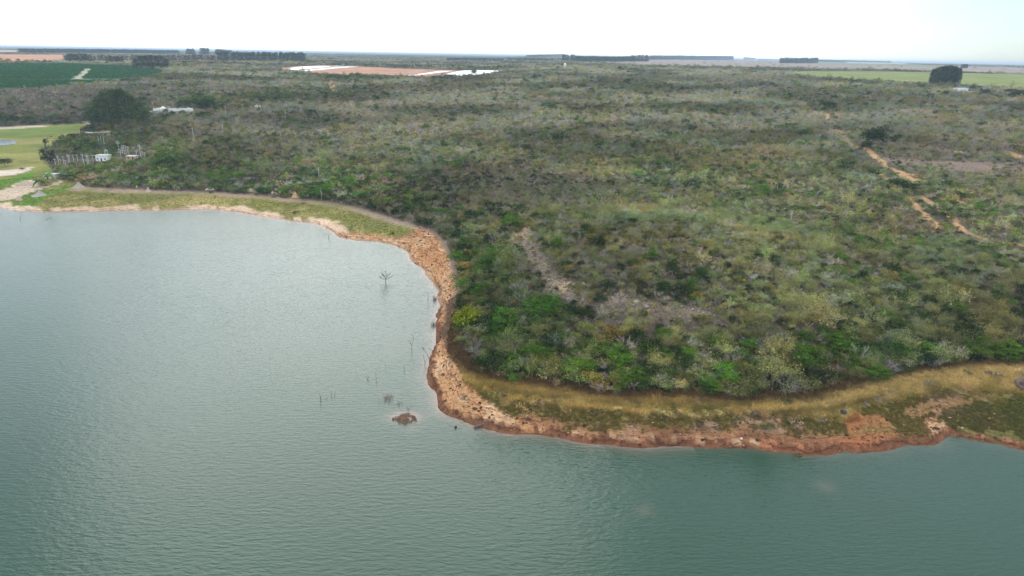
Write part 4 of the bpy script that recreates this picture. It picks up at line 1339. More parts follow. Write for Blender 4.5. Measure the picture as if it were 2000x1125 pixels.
snag(846, 690, [[(846, 690), (842, 683), (835, 681)], [(842, 683), (838, 686)]], 'twiggy dead branch at the waterline behind the long leaning branch', 0.07, twig=8)
snag(830, 714, [[(830, 714), (830, 706), (827, 698), (826, 691)], [(830, 709), (833, 703)]], 'dead stump with thin fork in the water below the long leaning branch', 0.11)
snag(753, 716, [[(753, 716), (753, 707)]], 'thin stick in the water, the smaller of two far from the shore', 0.05, cat='stick', name='stick')
snag(789.5, 722, [[(789.5, 722), (789, 713), (789.5, 711)], [(789.3, 718), (791, 714)]], 'thin forked stick in the water between the islet and the forked tree', 0.06, cat='stick', name='stick')
snag(734.5, 741, [[(734.5, 741), (734, 731), (735, 720)], [(734.5, 738), (739, 735)]], 'tall thin dead stem in the water with a low side shoot', 0.07)
snag(718, 741, [[(718, 741), (719, 738), (717, 734)], [(718.5, 740), (715, 737)], [(718.5, 740), (721, 737)]], 'little dead bush tip in the water beside the tall thin stem', 0.06, twig=5)
snag(626.5, 781, [[(626.5, 781), (626, 775), (623.5, 769)], [(626.3, 777), (627, 772)]], 'dark bent dead stump farthest out from the islet', 0.13)
snag(637, 779, [[(637, 779), (640, 776.5), (642, 775)], [(637, 779), (634.5, 778)]], 'low dead twig lying on the water next to the bent stump', 0.06, cat='twig', name='dead_twig')
snag(647, 773, [[(647, 773), (646.6, 764)], [(647, 771), (649, 768)]], 'upright dead twig in the water, third from the bent stump', 0.07, cat='twig', name='dead_twig')
snag(653.5, 771, [[(653.5, 771), (652.5, 766)], [(653.5, 771), (656, 766)], [(653.5, 770), (654.5, 765)]], 'splayed dead twigs in the water nearest the twig cluster', 0.05, cat='twig', name='dead_twig')
snag(642, 464, [[(642, 464), (640.6, 460), (643, 456), (642.5, 452)]], 'crooked dark branch rising from the water at the grassy point', 0.16)
snag(39.5, 428, [[(39.5, 428), (39.2, 421)]], 'short dark post in the far water near the sandy corner', 0.2, cat='post', name='wooden_post')
snag(867, 822, [[(867, 822), (866.7, 819)]], 'stub of wood in the water below the headland', 0.05, cat='stick', name='stick')
snag(1550, 893, [[(1550, 893), (1549, 888), (1547, 884)], [(1550, 892), (1553, 886)], [(1550, 892), (1556, 888)]], 'dead brush at the waterline below the red beach', 0.06, twig=10)
snag(1848, 856, [[(1848, 856), (1847.5, 849)], [(1848, 854), (1850, 850)]], 'dark dead twig in the small bay', 0.06, cat='twig', name='dead_twig')
snag(628, 393, [[(628, 393), (628.3, 380), (627, 373), (625, 366)], [(628.3, 380), (631, 371), (631, 367)], [(627.5, 376), (623, 371)], [(628.2, 382), (633, 376)]], 'white barked bare tree at the lakeside scrub edge', 0.16, M_PALE_BARK, water=False)
def twig_patch(px, py, wpx, n, hh, label, tint=M_DEAD):
    P = np.append(on_plane([(px, py)], 0)[0], 0.0)
    s = m_per_px(P)
    A = np.stack([rng.normal(0, wpx * s * 0.22, n), rng.normal(0, wpx * s * 0.3, n), np.full(n, -0.4)], -1)
    B = A + np.stack([rng.normal(0, 0.35, n), rng.normal(0, 0.35, n), 0.4 + hh * rng.uniform(0.3, 1.0, n)], -1)
    A2 = A + (B - A) * rng.uniform(0.5, 0.9, (n, 1))
    g = Geo().twigs(A, B, 0.035).twigs(A2, A2 + rng.normal(0, 0.3, (n, 3)) + np.array([0, 0, 0.2]), 0.022)
    o = link('drowned_bush', g.mesh('drowned_bush', tint)); o.location = P
    return tag(o, label, 'dead bush')
M_REDTWIG = simple_mat('red_twigs', (0.20, 0.12, 0.095), 0.3, 3)
twig_patch(758, 778, 26, 70, 1.4, 'cluster of thin dead twigs standing in the water behind the islet', M_REDTWIG)
twig_patch(778, 790, 16, 26, 0.7, 'low dead twigs in the water between twig cluster and islet', M_DEAD)
twig_patch(849, 586, 10, 60, 2.0, 'reddish drowned bush at the narrowest sand of the flank', M_REDTWIG)
twig_patch(846, 636, 9, 55, 1.8, 'reddish drowned bush at the foot of the yellow topped tree', M_REDTWIG)
twig_patch(95, 428, 16, 30, 0.7, 'sparse drowned twigs in the far water by the sandy corner', M_DEAD)
# islet
P = np.append(on_plane([(791, 818)], 0)[0], 0.0)
s = m_per_px(P)
t = thing('islet', 'small dark earth islet with pale top ringed by reddish water', 'islet', P)
link('earth', mound_mesh('earth', 42 * s, 34 * s, 0.95, M_BROWNSOIL, 5, 0.38, 0.7), t)
o = link('dry_top', mound_mesh('dry_top', 24 * s, 16 * s, 0.55, M_GREYSOIL, 9, 0.6, 0.6), t); o.location = (0.2, 0.5, 0.55)
tg = Geo()
for k_ in range(5):
    q = np.array([rng.uniform(-1.2, 1.4), rng.uniform(-0.8, 0.8), 0.5])
    tg.twigs([q], [q + np.array([rng.normal(0, .3), rng.normal(0, .3), 0.9])], 0.04)
link('dead_stems', tg.mesh('dead_stems', M_DEAD), t)
snag(798, 806, [[(798, 807), (799, 801), (796, 795)], [(799, 802), (803, 796)], [(798.5, 804), (794, 798)]], 'dead shrub growing on top of the small islet', 0.08, twig=8, water=False)
for k_, (dx, dy, w_, h_) in enumerate([(-1.9, 0.3, 1.3, 0.8), (-1.1, -0.9, 1.0, 0.9), (0.1, -1.2, 1.4, 1.0), (1.2, -0.7, 1.1, 0.8), (2.0, 0.2, 1.0, 0.7), (0.6, 0.9, 1.2, 1.2), (-0.7, 0.8, 0.8, 0.9), (2.6, -0.5, 0.6, 0.4), (-2.6, -0.4, 0.7, 0.4)]):
    o = link('stone', rock_mesh(w_, w_ * 0.8, h_, M_BROWNSOIL if k_ % 3 else M_GREYSOIL, 60 + k_), t); o.location = (dx, dy, 0.15)
# log on the headland's waterline
P = at(936, 834)
t = thing('driftwood_log', 'dark driftwood log at the waterline of the headland', 'log', P, None, 0.3)
link('log', Geo().tube([(-1.1, 0, 0.1), (-0.4, 0.1, 0.32), (0.4, 0.05, 0.34), (1.2, 0.2, 0.5)], [0.28, 0.34, 0.3, 0.14], 8).mesh('log', M_DEAD), t)
link('branch', Geo().tube([(0.3, 0, 0.4), (0.7, -0.1, 0.8), (1.0, -0.1, 0.95)], [0.12, 0.08, 0.04], 6).mesh('branch', M_DEAD), t)

# ------------------------------------------------------------------ palms
M_FROND = simple_mat('palm_frond', (0.045, 0.11, 0.025), 0.35, 0.8)
M_FROND_Y = simple_mat('dry_frond', (0.26, 0.22, 0.05), 0.35, 0.8)
def palm(px, by, cy, label, mat, spread=3.2):
    P = at(px, by)
    h = tall_to(P, cy)
    t = thing('palm_tree', label, 'palm', P, 'palms by the hut', rng.uniform(0, 6))
    link('trunk', Geo().tube([(0, 0, -0.5), (0.15, 0, h * 0.4), (0.1, 0.1, h * 0.8), (0, 0, h)], [0.32, 0.24, 0.2, 0.17], 7).mesh('trunk', M_PALE_BARK), t)
    for k_ in range(13):
        a = k_ * 2.39996
        el = rng.uniform(-0.1, 1.0)
        n = 8
        s_ = np.linspace(0, 1, n)
        R_ = spread * (0.9 + 0.25 * rng.uniform()) * s_ * math.cos(el * 0.6)
        Z_ = h + spread * (math.sin(el) * s_ - 0.75 * s_ ** 2)
        cx = np.stack([R_ * math.cos(a), R_ * math.sin(a), Z_], -1)
        side = np.array([-math.sin(a), math.cos(a), 0])
        g = Geo().tube(cx, np.linspace(0.06, 0.02, n), 4)
        for i in range(1, n):
            L_ = 1.15 * math.sin(math.pi * (0.12 + 0.8 * s_[i])) + 0.15
            for sg in (-1, 1):
                for f in (0.0, 0.5):
                    c0 = cx[i] * (1 - f * 0.9) + cx[i - 1] * f * 0.9
                    tip = c0 + side * sg * L_ + np.array([math.cos(a), math.sin(a), 0]) * 0.3 - np.array([0, 0, 0.35 * L_])
                    d_ = (cx[i] - cx[i - 1]) * 0.85
                    g.add([c0 - d_ * 0.5, c0 + d_ * 0.5, tip], tris=[(0, 1, 2)])
        link('frond', g.mesh('frond', mat), t)
    KEEP_OFF.append((P[0], P[1], 5)); f = P[:2] * (1 - 6 / np.hypot(P[0], P[1])); KEEP_OFF.append((f[0], f[1], 4))
palm(77, 365, 353, 'dark green palm nearest the gravel bank', M_FROND, 3.6)
palm(97, 359, 341, 'tallest bright green palm in front of the pale hut', simple_mat('fresh_frond', (0.085, 0.20, 0.03), 0.3, 0.8), 3.8)
palm(89, 362, 354, 'shorter yellowing palm between the two greener ones', M_FROND_Y, 3.0)

# ------------------------------------------------------------------ planted groves and lone trees
GUM = []
for i in range(5):
    cr, tr = gum_tree(24, 11.5, 46, 34, 0.95, (0.10, 0.2, 0.24, 0.08, 0.14)[i])
    GUM.append((cr.mesh('crown', M_LEAF), tr.mesh('trunk', M_BARK), joined('gum_shape', *[q for q in gum_tree(24, 12, 22, 12, 2.0, 0.12)], M_LEAF, M_BARK)))
grove_shapes = bpy.data.collections.new('grove_shapes')
for i, q in enumerate(GUM):
    grove_shapes.objects.link(bpy.data.objects.new('grove_shape_%d' % i, q[2]))
def gum(P, h, w, tint, label, group, name='eucalyptus_tree'):
    cr, tr, _ = GUM[rng.integers(0, 5)]
    t = thing(name, label, 'tree', P, group, rng.uniform(0, 6.28), (w / 11.5, w / 11.5, h / 24.0))
    c = link('crown', cr, t); c['tint'] = [float(v) for v in np.asarray(tint) * math.exp(rng.normal(0, .25))]
    link('trunk', tr, t)
    KEEP_OFF.append((P[0], P[1], w * 0.3))
    return t
DKG = np.array([0.046, 0.068, 0.032])
def grove(px0, px1, by, tops, depth, nx, ny, wid, tint, label, group, anchor, flip=False, name='eucalyptus_tree'):
    A, B = at(px0, by), at(px1, by)
    for j in range(ny):
        for i in range(nx):
            f = (i + 0.5 + (0.25 if j % 2 else -0.1) + rng.uniform(-0.2, 0.2)) / nx
            p = A[:2] * (1 - f) + B[:2] * f
            p = p * (1 + depth * j / max(1, ny - 1 or 1) / np.hypot(*p)) + rng.normal(0, 0.6, 2)
            P = np.array([p[0], p[1], float(sample(H, p[0], p[1]))])
            ty = np.interp(f, np.linspace(0, 1, len(tops)), tops)
            h = tall_to(P, ty) * rng.uniform(0.93, 1.03)
            row = '' if ny == 1 else ('front row ' if j == 0 else 'back row ' if j == ny - 1 else 'middle row ')
            gum(P, h, wid * rng.uniform(0.85, 1.15), tint, '%s%s, %s from the %s' % (row, label, ordn[nx - 1 - i if flip else i], anchor), group, name)
grove(181, 286, 247, [206, 186, 174, 170, 172, 182, 204], 24, 7, 3, 13.5, DKG * np.array([1.55, 1.5, 1.15]), 'tree of the big rounded grove', 'gum trees of the big rounded grove', 'meadow')
grove(1818, 1869, 168, [134, 129, 127.5, 127.5, 129, 133], 26, 9, 3, 12, DKG * np.array([1.0, 1.05, 1.05]), 'tree of the square dark grove', 'trees of the square dark grove', 'white shed', True)
grove(262, 330, 135, [114, 108, 107, 108, 114], 25, 7, 2, 10, DKG, 'tree at the tip of the coffee field', 'trees at the tip of the coffee field', 'field ring road', True)
grove(128, 180, 121.5, [107, 103.5, 104, 103.5, 107], 25, 6, 2, 12, DKG, 'dark tree between orange and coffee fields', 'trees between orange field and coffee', 'orange field')
grove(208, 245, 124, [111, 109, 110], 18, 5, 1, 9, DKG * 1.3, 'tree in the thin row behind the coffee field', 'thin tree row behind the coffee field', 'orange field')
for i, (x, b, t_, w) in enumerate([(4, 122, 113, 11), (16, 122, 114, 11), (36, 122, 114, 9), (52, 122, 119, 6), (64, 122.5, 115.5, 9), (74, 123, 117, 9), (88, 123, 115.5, 10), (98, 123, 117, 8), (110, 123, 118, 7)]):
    P = at(x, b)
    gum(P, tall_to(P, t_), w, DKG * 1.2, '%s small round tree in front of the orange field, counting from the picture edge' % ordn[i], 'small trees in front of the orange field', 'field_tree')
P = at(97, 319)
for i, (dx, dy, ty) in enumerate([(0, 0, 270), (-3.0, -1, 287), (2.0, 1.5, 292)]):
    Q = P + np.array([dx, dy, 0])
    gum(Q, tall_to(Q, ty), (5.2, 4.6, 4.2)[i], DKG * 0.85, ['tall narrow dark conifer at the lake side of the pole row', 'shorter dark conifer on the lake flank of the tall narrow one', 'shorter dark conifer between the tall one and the first pole'][i], 'dark conifers beside the pole row', 'conifer')
gum(at(176, 259), tall_to(at(176, 259), 247), 11, DKG * 0.7, 'dark round tree beside the low white house', None, 'round_tree')

BROAD = []
for i in range(3):
    cl = rounded_crown(10, 10, 34, 0, 0); cl[:, 2] = np.maximum(cl[:, 2], 2.2)
    BROAD.append((leafy(cl, 44, 0.75, 0.5, 0.4).mesh('crown', M_LEAF), limbs(2.6, cl[:8, :3], 0.26).mesh('trunk', M_BARK)))
def broad(px, by, ty, wpx, tint, label):
    P = at(px, by)
    h = tall_to(P, ty)
    cr, tr = BROAD[rng.integers(0, 3)]
    w = wpx * m_per_px(P)
    t = thing('broadleaf_tree', label, 'tree', P, None, rng.uniform(0, 6), (w / 9.5, w / 9.5, h / 9.3))
    c = link('crown', cr, t); c['tint'] = [float(v) for v in tint]
    link('trunk', tr, t)
    KEEP_OFF.append((P[0], P[1], w * 0.45))
broad(1704, 284, 247, 38, (0.030, 0.052, 0.018), 'large dark round tree beside the dirt track')
broad(1692, 293, 273, 21, (0.040, 0.052, 0.018), 'smaller dark tree in front of the large round one by the track')
broad(1617, 214, 196, 26, (0.036, 0.056, 0.024), 'dark tree where the dirt track enters the scrub')
broad(1780, 377, 356, 34, (0.028, 0.044, 0.016), 'dark round tree in the middle of the dirt tracks')
broad(1752, 368, 347, 36, (0.040, 0.070, 0.020), 'green tree adjoining the dark one amid the dirt tracks')
broad(1763, 366, 288, 1, (0.1, 0.1, 0.03), 'slim') if False else None
broad(914, 640, 597, 54, (0.20, 0.225, 0.014), 'yellow topped bright green tree beside the bare sand flank')
broad(905, 652, 622, 34, (0.075, 0.15, 0.016), 'deep green tree beneath the yellow topped one')
broad(403, 218, 190, 40, (0.040, 0.065, 0.028), 'dark tree behind the end of the white wall')
broad(399, 232, 216, 30, (0.042, 0.075, 0.022), 'green round tree just past the white wall')
broad(926, 147, 135, 10, (0.045, 0.06, 0.03), 'lone umbrella shaped tree against the white plastic sheet')
broad(876, 152, 144, 22, (0.036, 0.056, 0.026), 'dark bush clump in front of the white plastic sheet')
broad(1675, 312, 300, 15, (0.16, 0.17, 0.03), 'small yellow green bush on the bare ground past the track') if False else None
broad(1763, 296, 286, 14, (0.13, 0.15, 0.02), 'small yellow green bush on the bare ground by the track')
broad(1870, 309, 299, 13, (0.055, 0.11, 0.02), 'small green bush alone on the bare ground')
broad(1990, 195, 174, 30, (0.036, 0.056, 0.026), 'dark tree at the end of the pale farm road')
broad(1925, 188, 172, 20, (0.036, 0.056, 0.026), 'dark tree in front of the pale farm road')
broad(1975, 186, 172, 24, (0.036, 0.056, 0.026), 'dark tree behind its bigger neighbour by the farm road')
broad(1905, 178, 166, 22, (0.036, 0.056, 0.026), 'dark bush between the white shed and the farm road trees')

# far woods that read as one mass each
def wood(px0, px1, by, ty0, ty1, label, rows=3, wide=0.42, tint=DKG, by1=None, thin=1.0):
    A, B = at(px0, by), at(px1, by if by1 is None else by1)
    L_ = np.hypot(*(B - A)[:2])
    h0, h1 = tall_to(A, ty0), tall_to(B, ty1)
    hm = 0.5 * (h0 + h1)
    n = int(min(160, max(3, L_ / (hm * wide))))
    P_, S_ = [], []
    for j in range(rows):
        f = (np.arange(n) + rng.uniform(0, 1, n)) / n
        if thin < 1:
            f = f[rng.uniform(0, 1, n) < thin]
        p = A[None, :2] * (1 - f[:, None]) + B[None, :2] * f[:, None]
        p = p * (1 + j * hm * 0.5 / np.hypot(p[:, 0], p[:, 1])[:, None])
        z = sample(H, p[:, 0], p[:, 1])
        hh = (h0 * (1 - f) + h1 * f) * rng.uniform(0.82, 1.06, len(f))
        P_.append(np.stack([p[:, 0], p[:, 1], z], -1))
        S_.append(np.stack([hh / 24 * 0.95, hh / 24 * 0.95, hh / 24], -1))
    P_, S_ = np.concatenate(P_), np.concatenate(S_)
    m = len(P_)
    for q in P_[::4]:
        KEEP_OFF.append((q[0], q[1], hm * 0.4))
    scatter_object('far_wood', label, 'wood', P_, rng.integers(0, 5, m), np.stack([np.zeros(m), np.zeros(m), rng.uniform(0, 6.28, m)], -1), S_, tint * np.exp(rng.normal(0, .2, (m, 1))), grove_shapes)
wood(428, 597, 119.5, 99.5, 102, 'long dark windbreak of tall trees ending squarely before the red field', 4, by1=120.5)
wood(365, 381, 107, 94.5, 95, 'pale blue clump of tall trees standing above the horizon band', 2)
wood(393, 408, 107, 93, 93.5, 'tallest pale blue clump above the horizon band', 2)
wood(421, 452, 108, 95.5, 97, 'pale clump of tall trees above the near end of the windbreak', 2)
wood(38, 350, 103.5, 94.0, 97.5, 'long hazy wood along the horizon above the orange field', 3, by1=105.5)
wood(180, 425, 121, 108, 106, 'sparse row of thin bare trunked trees before the orange strip', 2, 0.45, np.array([0.09, 0.085, 0.06]), thin=0.8, by1=119)
wood(0, 37, 104.5, 101.5, 101.5, 'low hedge of trees under the pale field', 2, by1=104.7)
wood(605, 1000, 127, 122, 126, 'broken belt of bushy trees behind the red field', 3, 0.8, DKG * 1.3, by1=134, thin=0.6)
wood(872, 985, 118.3, 112.5, 113, 'flat topped dark hedge of trees in the far scrub', 2)
wood(990, 1083, 118.8, 113, 114, 'second flat topped dark hedge following the first one', 2)
wood(1028, 1100, 112.2, 107, 105.5, 'hazy blue wood on the horizon rising to a hump', 3)
wood(1096, 1123, 119.5, 105.5, 105, 'dark square clump at the near end of the horizon plantation', 3)
wood(1122, 1238, 120.5, 108.5, 109.5, 'long green plantation block on the horizon', 4, tint=DKG * 1.5)
wood(1232, 1268, 121, 107, 106.5, 'taller dark end of the horizon plantation', 3)
wood(1268, 1431, 117, 107.5, 109.5, 'long blue windbreak on the horizon over the mauve plain', 3, by1=117.5)
wood(1453, 1475, 117, 107, 110, 'isolated stepped blue clump on the horizon', 3)
wood(1480, 1525, 118, 115.5, 116, 'thin low hedge between two clumps on the horizon', 2)
wood(1523, 1596, 124, 112, 112.5, 'line of big rounded trees on the horizon before the white barns', 2, 0.6)
wood(1598, 1740, 121, 116, 119.5, 'low dark plantation sloping down towards the pale sky', 3, by1=123)
wood(1877, 1889, 133.5, 125, 125, 'single small clump poking above the horizon past the square grove', 2)
wood(1540, 1810, 151, 147, 161, 'bushy hedge along the near edge of the pale green field', 2, 1.2, DKG * 1.5, by1=166)
wood(1890, 1995, 178, 170, 175, 'dark hedge behind the pale farm road', 1, 0.9, DKG * 1.1, by1=182)
wood(640, 790, 152, 143, 151, 'dark bushes along the near edge of the red field', 2, 0.9, DKG * 1.2, by1=156, thin=0.8)
wood(780, 985, 154, 149.5, 143, 'bushes along the near edge of the white plastic sheet', 2, 1.1, DKG * 1.3, by1=147, thin=0.7)
wood(345, 435, 212, 196, 200, 'belt of dark trees behind the white wall', 3, 0.6, DKG * 1.2, by1=206)

# white plastic mulch laid on the red field
M_PLASTIC = simple_mat('white_plastic', (0.80, 0.80, 0.80), 0.05, 0.05, 0.4)
def sheet(poly, label):
    w = ground(poly)
    c = w.mean(0)
    P_ = []
    me_v, q = [], []
    n = len(w)
    top = w.copy(); top[:, 2] += 0.6
    low = w.copy(); low[:, 2] -= 0.6
    V = np.concatenate([top, low])
    import bmesh
    bm = bmesh.new()
    vs = [bm.verts.new(v) for v in V]
    f = bm.faces.new(vs[:n])
    for i in range(n):
        bm.faces.new((vs[i], vs[n + i], vs[n + (i + 1) % n], vs[(i + 1) % n]))
    bmesh.ops.triangulate(bm, faces=[f])
    bmesh.ops.recalc_face_normals(bm, faces=bm.faces[:])
    me = bpy.data.meshes.new('plastic_sheet')
    bm.to_mesh(me); bm.free()
    me.materials.append(M_PLASTIC)
    tag(link('plastic_sheet', me), label, 'plastic sheet', 'plastic sheets on the red field')
sheet([(561, 136.5), (567, 133.5), (580, 131.3), (620, 129.3), (672, 129.0), (640, 131.2), (605, 134.2), (582, 136.6), (568, 137.4)], 'widest white plastic strip at the scrub end of the red field')
sheet([(580, 139.3), (600, 137.0), (640, 133.2), (672, 130.6), (700, 130.2), (660, 133.2), (615, 137.4), (592, 139.8)], 'narrow white plastic strip next to the widest one')
sheet([(796, 147.6), (830, 143.5), (856, 139.4), (884, 138.6), (858, 142.0), (838, 144.6), (812, 147.6)], 'slanting white plastic strip in the middle of the field')
sheet([(852, 150.0), (866, 146.5), (884, 142.0), (905, 138.3), (950, 137.2), (985, 138.4), (974, 142.4), (940, 146), (905, 148), (880, 149.5)], 'big white plastic sheet at the far end of the field')

# coffee rows
w = ground([(-70, 125), (130, 124.5), (250, 130.5), (316, 136.5), (318, 141.5), (280, 151), (235, 153), (152, 154.5), (-70, 154)])[:, :2]
w2 = ground([(-70, 156.5), (235, 156.5), (180, 163), (120, 168), (50, 172), (-70, 175)])[:, :2]
x0, x1, y0, y1 = min(w[:, 0].min(), w2[:, 0].min()), max(w[:, 0].max(), w2[:, 0].max()), min(w[:, 1].min(), w2[:, 1].min()), max(w[:, 1].max(), w2[:, 1].max())
ang = math.radians(24)
n_ = 1200
aa, bb = np.meshgrid(np.arange(-n_, n_, 3.4), np.arange(-n_ * 2, n_ * 2, 6.5))
cx_, cy_ = (x0 + x1) / 2, (y0 + y1) / 2
cxx = cx_ + aa * math.cos(ang) - bb * math.sin(ang) + rng.normal(0, .3, aa.shape)
cyy = cy_ + aa * math.sin(ang) + bb * math.cos(ang) + rng.normal(0, .3, aa.shape)
ok = (inside(cxx, cyy, w) | inside(cxx, cyy, w2)) & (np.abs(np.arctan2(cxx, cyy)) < HALF) & (sample(paths, cxx, cyy) < 0.3)
cxx, cyy = cxx[ok], cyy[ok]
if len(cxx) > 40000:
    s_ = rng.permutation(len(cxx))[:40000]; cxx, cyy = cxx[s_], cyy[s_]
m = len(cxx)
scatter_object('coffee_crop', 'rows of dark green coffee bushes in the rounded field', 'crop', np.stack([cxx, cyy, sample(H, cxx, cyy)], -1), LOD_START[2] + SP['dark'] * VARIANTS[2] + rng.integers(0, 2, m),
               np.stack([np.zeros(m), np.zeros(m), rng.uniform(0, 6.28, m)], -1), np.array([0.95, 0.95, 0.55]) * np.exp(rng.normal(0, .12, (m, 1))), np.array([0.048, 0.145, 0.046]) * np.exp(rng.normal(0, .18, (m, 1))), protos)
print('coffee', m)

# ------------------------------------------------------------------ grass and low growth on the banks
tufts = bpy.data.collections.new('tuft_shapes')
for i in range(4):
    g = Geo()
    n = 46
    a = rng.uniform(0, 6.28, n); r_ = 0.34 * np.sqrt(rng.uniform(0, 1, n))
    A = np.stack([r_ * np.cos(a), r_ * np.sin(a), np.full(n, -0.05)], -1)
    lean = rng.uniform(0.1, 0.6, n)
    B = A + np.stack([np.cos(a) * lean * .6, np.sin(a) * lean * .6, rng.uniform(0.28, 0.62, n)], -1)
    g.twigs(A, B, 0.03, rng.uniform(0.7, 1.35, n))
    tufts.objects.link(bpy.data.objects.new('tuft_shape_%d' % i, g.mesh('tuft', M_TWIG)))
def bank_scatter(mask, n, sc_, flat, tints, name, label, cat):
    ii, jj = np.nonzero(mask & (RR < 520) & (np.abs(AA) < HALF))
    wgt = RR[ii, jj] ** 2; wgt = wgt / wgt.sum()
    pk = rng.choice(len(ii), n, p=wgt)
    fr = rng.uniform(-0.5, 0.5, (2, n))
    rr = RR[ii[pk], jj[pk]] * GROW ** fr[0]; a_ = AA[ii[pk], jj[pk]] + fr[1] * 2 * AZ_MAX / NAZ
    x, y = rr * np.sin(a_), rr * np.cos(a_)
    ccol = np.stack([sample(C[..., c], x, y) for c in range(3)], -1)
    S_ = sc_ * np.exp(rng.normal(0, .3, (n, 1))) * np.array([1, 1, flat])
    ti = ccol * np.exp(rng.normal(0, .16, (n, 1))) * np.asarray(tints)
    return scatter_object(name, label, cat, np.stack([x, y, sample(H, x, y)], -1), rng.integers(0, 4, n), np.stack([rng.normal(0, .15, n), rng.normal(0, .15, n), rng.uniform(0, 6.28, n)], -1), S_, ti, tufts)
strawy = (uu > 0.52) & R_b & (T < -0.5) & (flank == 0)
bank_scatter(strawy, 15000, 0.95, 0.9, (1.5, 1.4, 1.18), 'straw_grass', 'dry straw coloured grass on the bank below the trees', 'grass')
greeny = ((R_b & (uu > 0.10) & (uu <= 0.5)) & (flank == 0) & (C[..., 1] > C[..., 0] * 0.62) & (D > 2))
bank_scatter(greeny, 7000, 0.6, 0.8, (1.0, 1.05, 0.9), 'bank_grass', 'sparse greenish grass on the lower bank', 'grass')
lefty = (L_b & (uu > 0.16) & (u < 0.76)) | (mead & (C[..., 0] < 0.4))
bank_scatter(lefty, 12000, 0.6, 0.5, (1.15, 1.15, 1.1), 'shore_grass', 'yellow green grass on the far lakeside strip', 'grass')

di, dj = np.nonzero(((R_b & (uu < 0.4)) | flank) & (D > 0.4) & (RR < 420) & (np.abs(AA) < HALF))
n = 2600
wg = RR[di, dj] ** 2; pk = rng.choice(len(di), n, p=wg / wg.sum())
dr = RR[di[pk], dj[pk]] * GROW ** rng.uniform(-.5, .5, n); da = AA[di[pk], dj[pk]] + rng.uniform(-.5, .5, n) * 2 * AZ_MAX / NAZ
dx_, dy_ = dr * np.sin(da), dr * np.cos(da)
dark = rng.uniform(0, 1, (n, 1)) < 0.82
scatter_object('shore_debris', 'clods, stones and dark scraps lying on the bare shore', 'debris', np.stack([dx_, dy_, sample(H, dx_, dy_) - 0.02], -1), rng.integers(0, 5, n), np.stack([rng.normal(0, .3, n), rng.normal(0, .3, n), rng.uniform(0, 6, n)], -1),
               np.repeat(np.exp(rng.normal(-0.95, 0.45, (n, 1))), 3, 1) * np.array([1.3, 1, 0.7]), np.where(dark, np.array([[0.10, 0.055, 0.035]]), np.array([[0.40, 0.25, 0.15]])) * np.exp(rng.normal(0, .3, (n, 1))), stones)

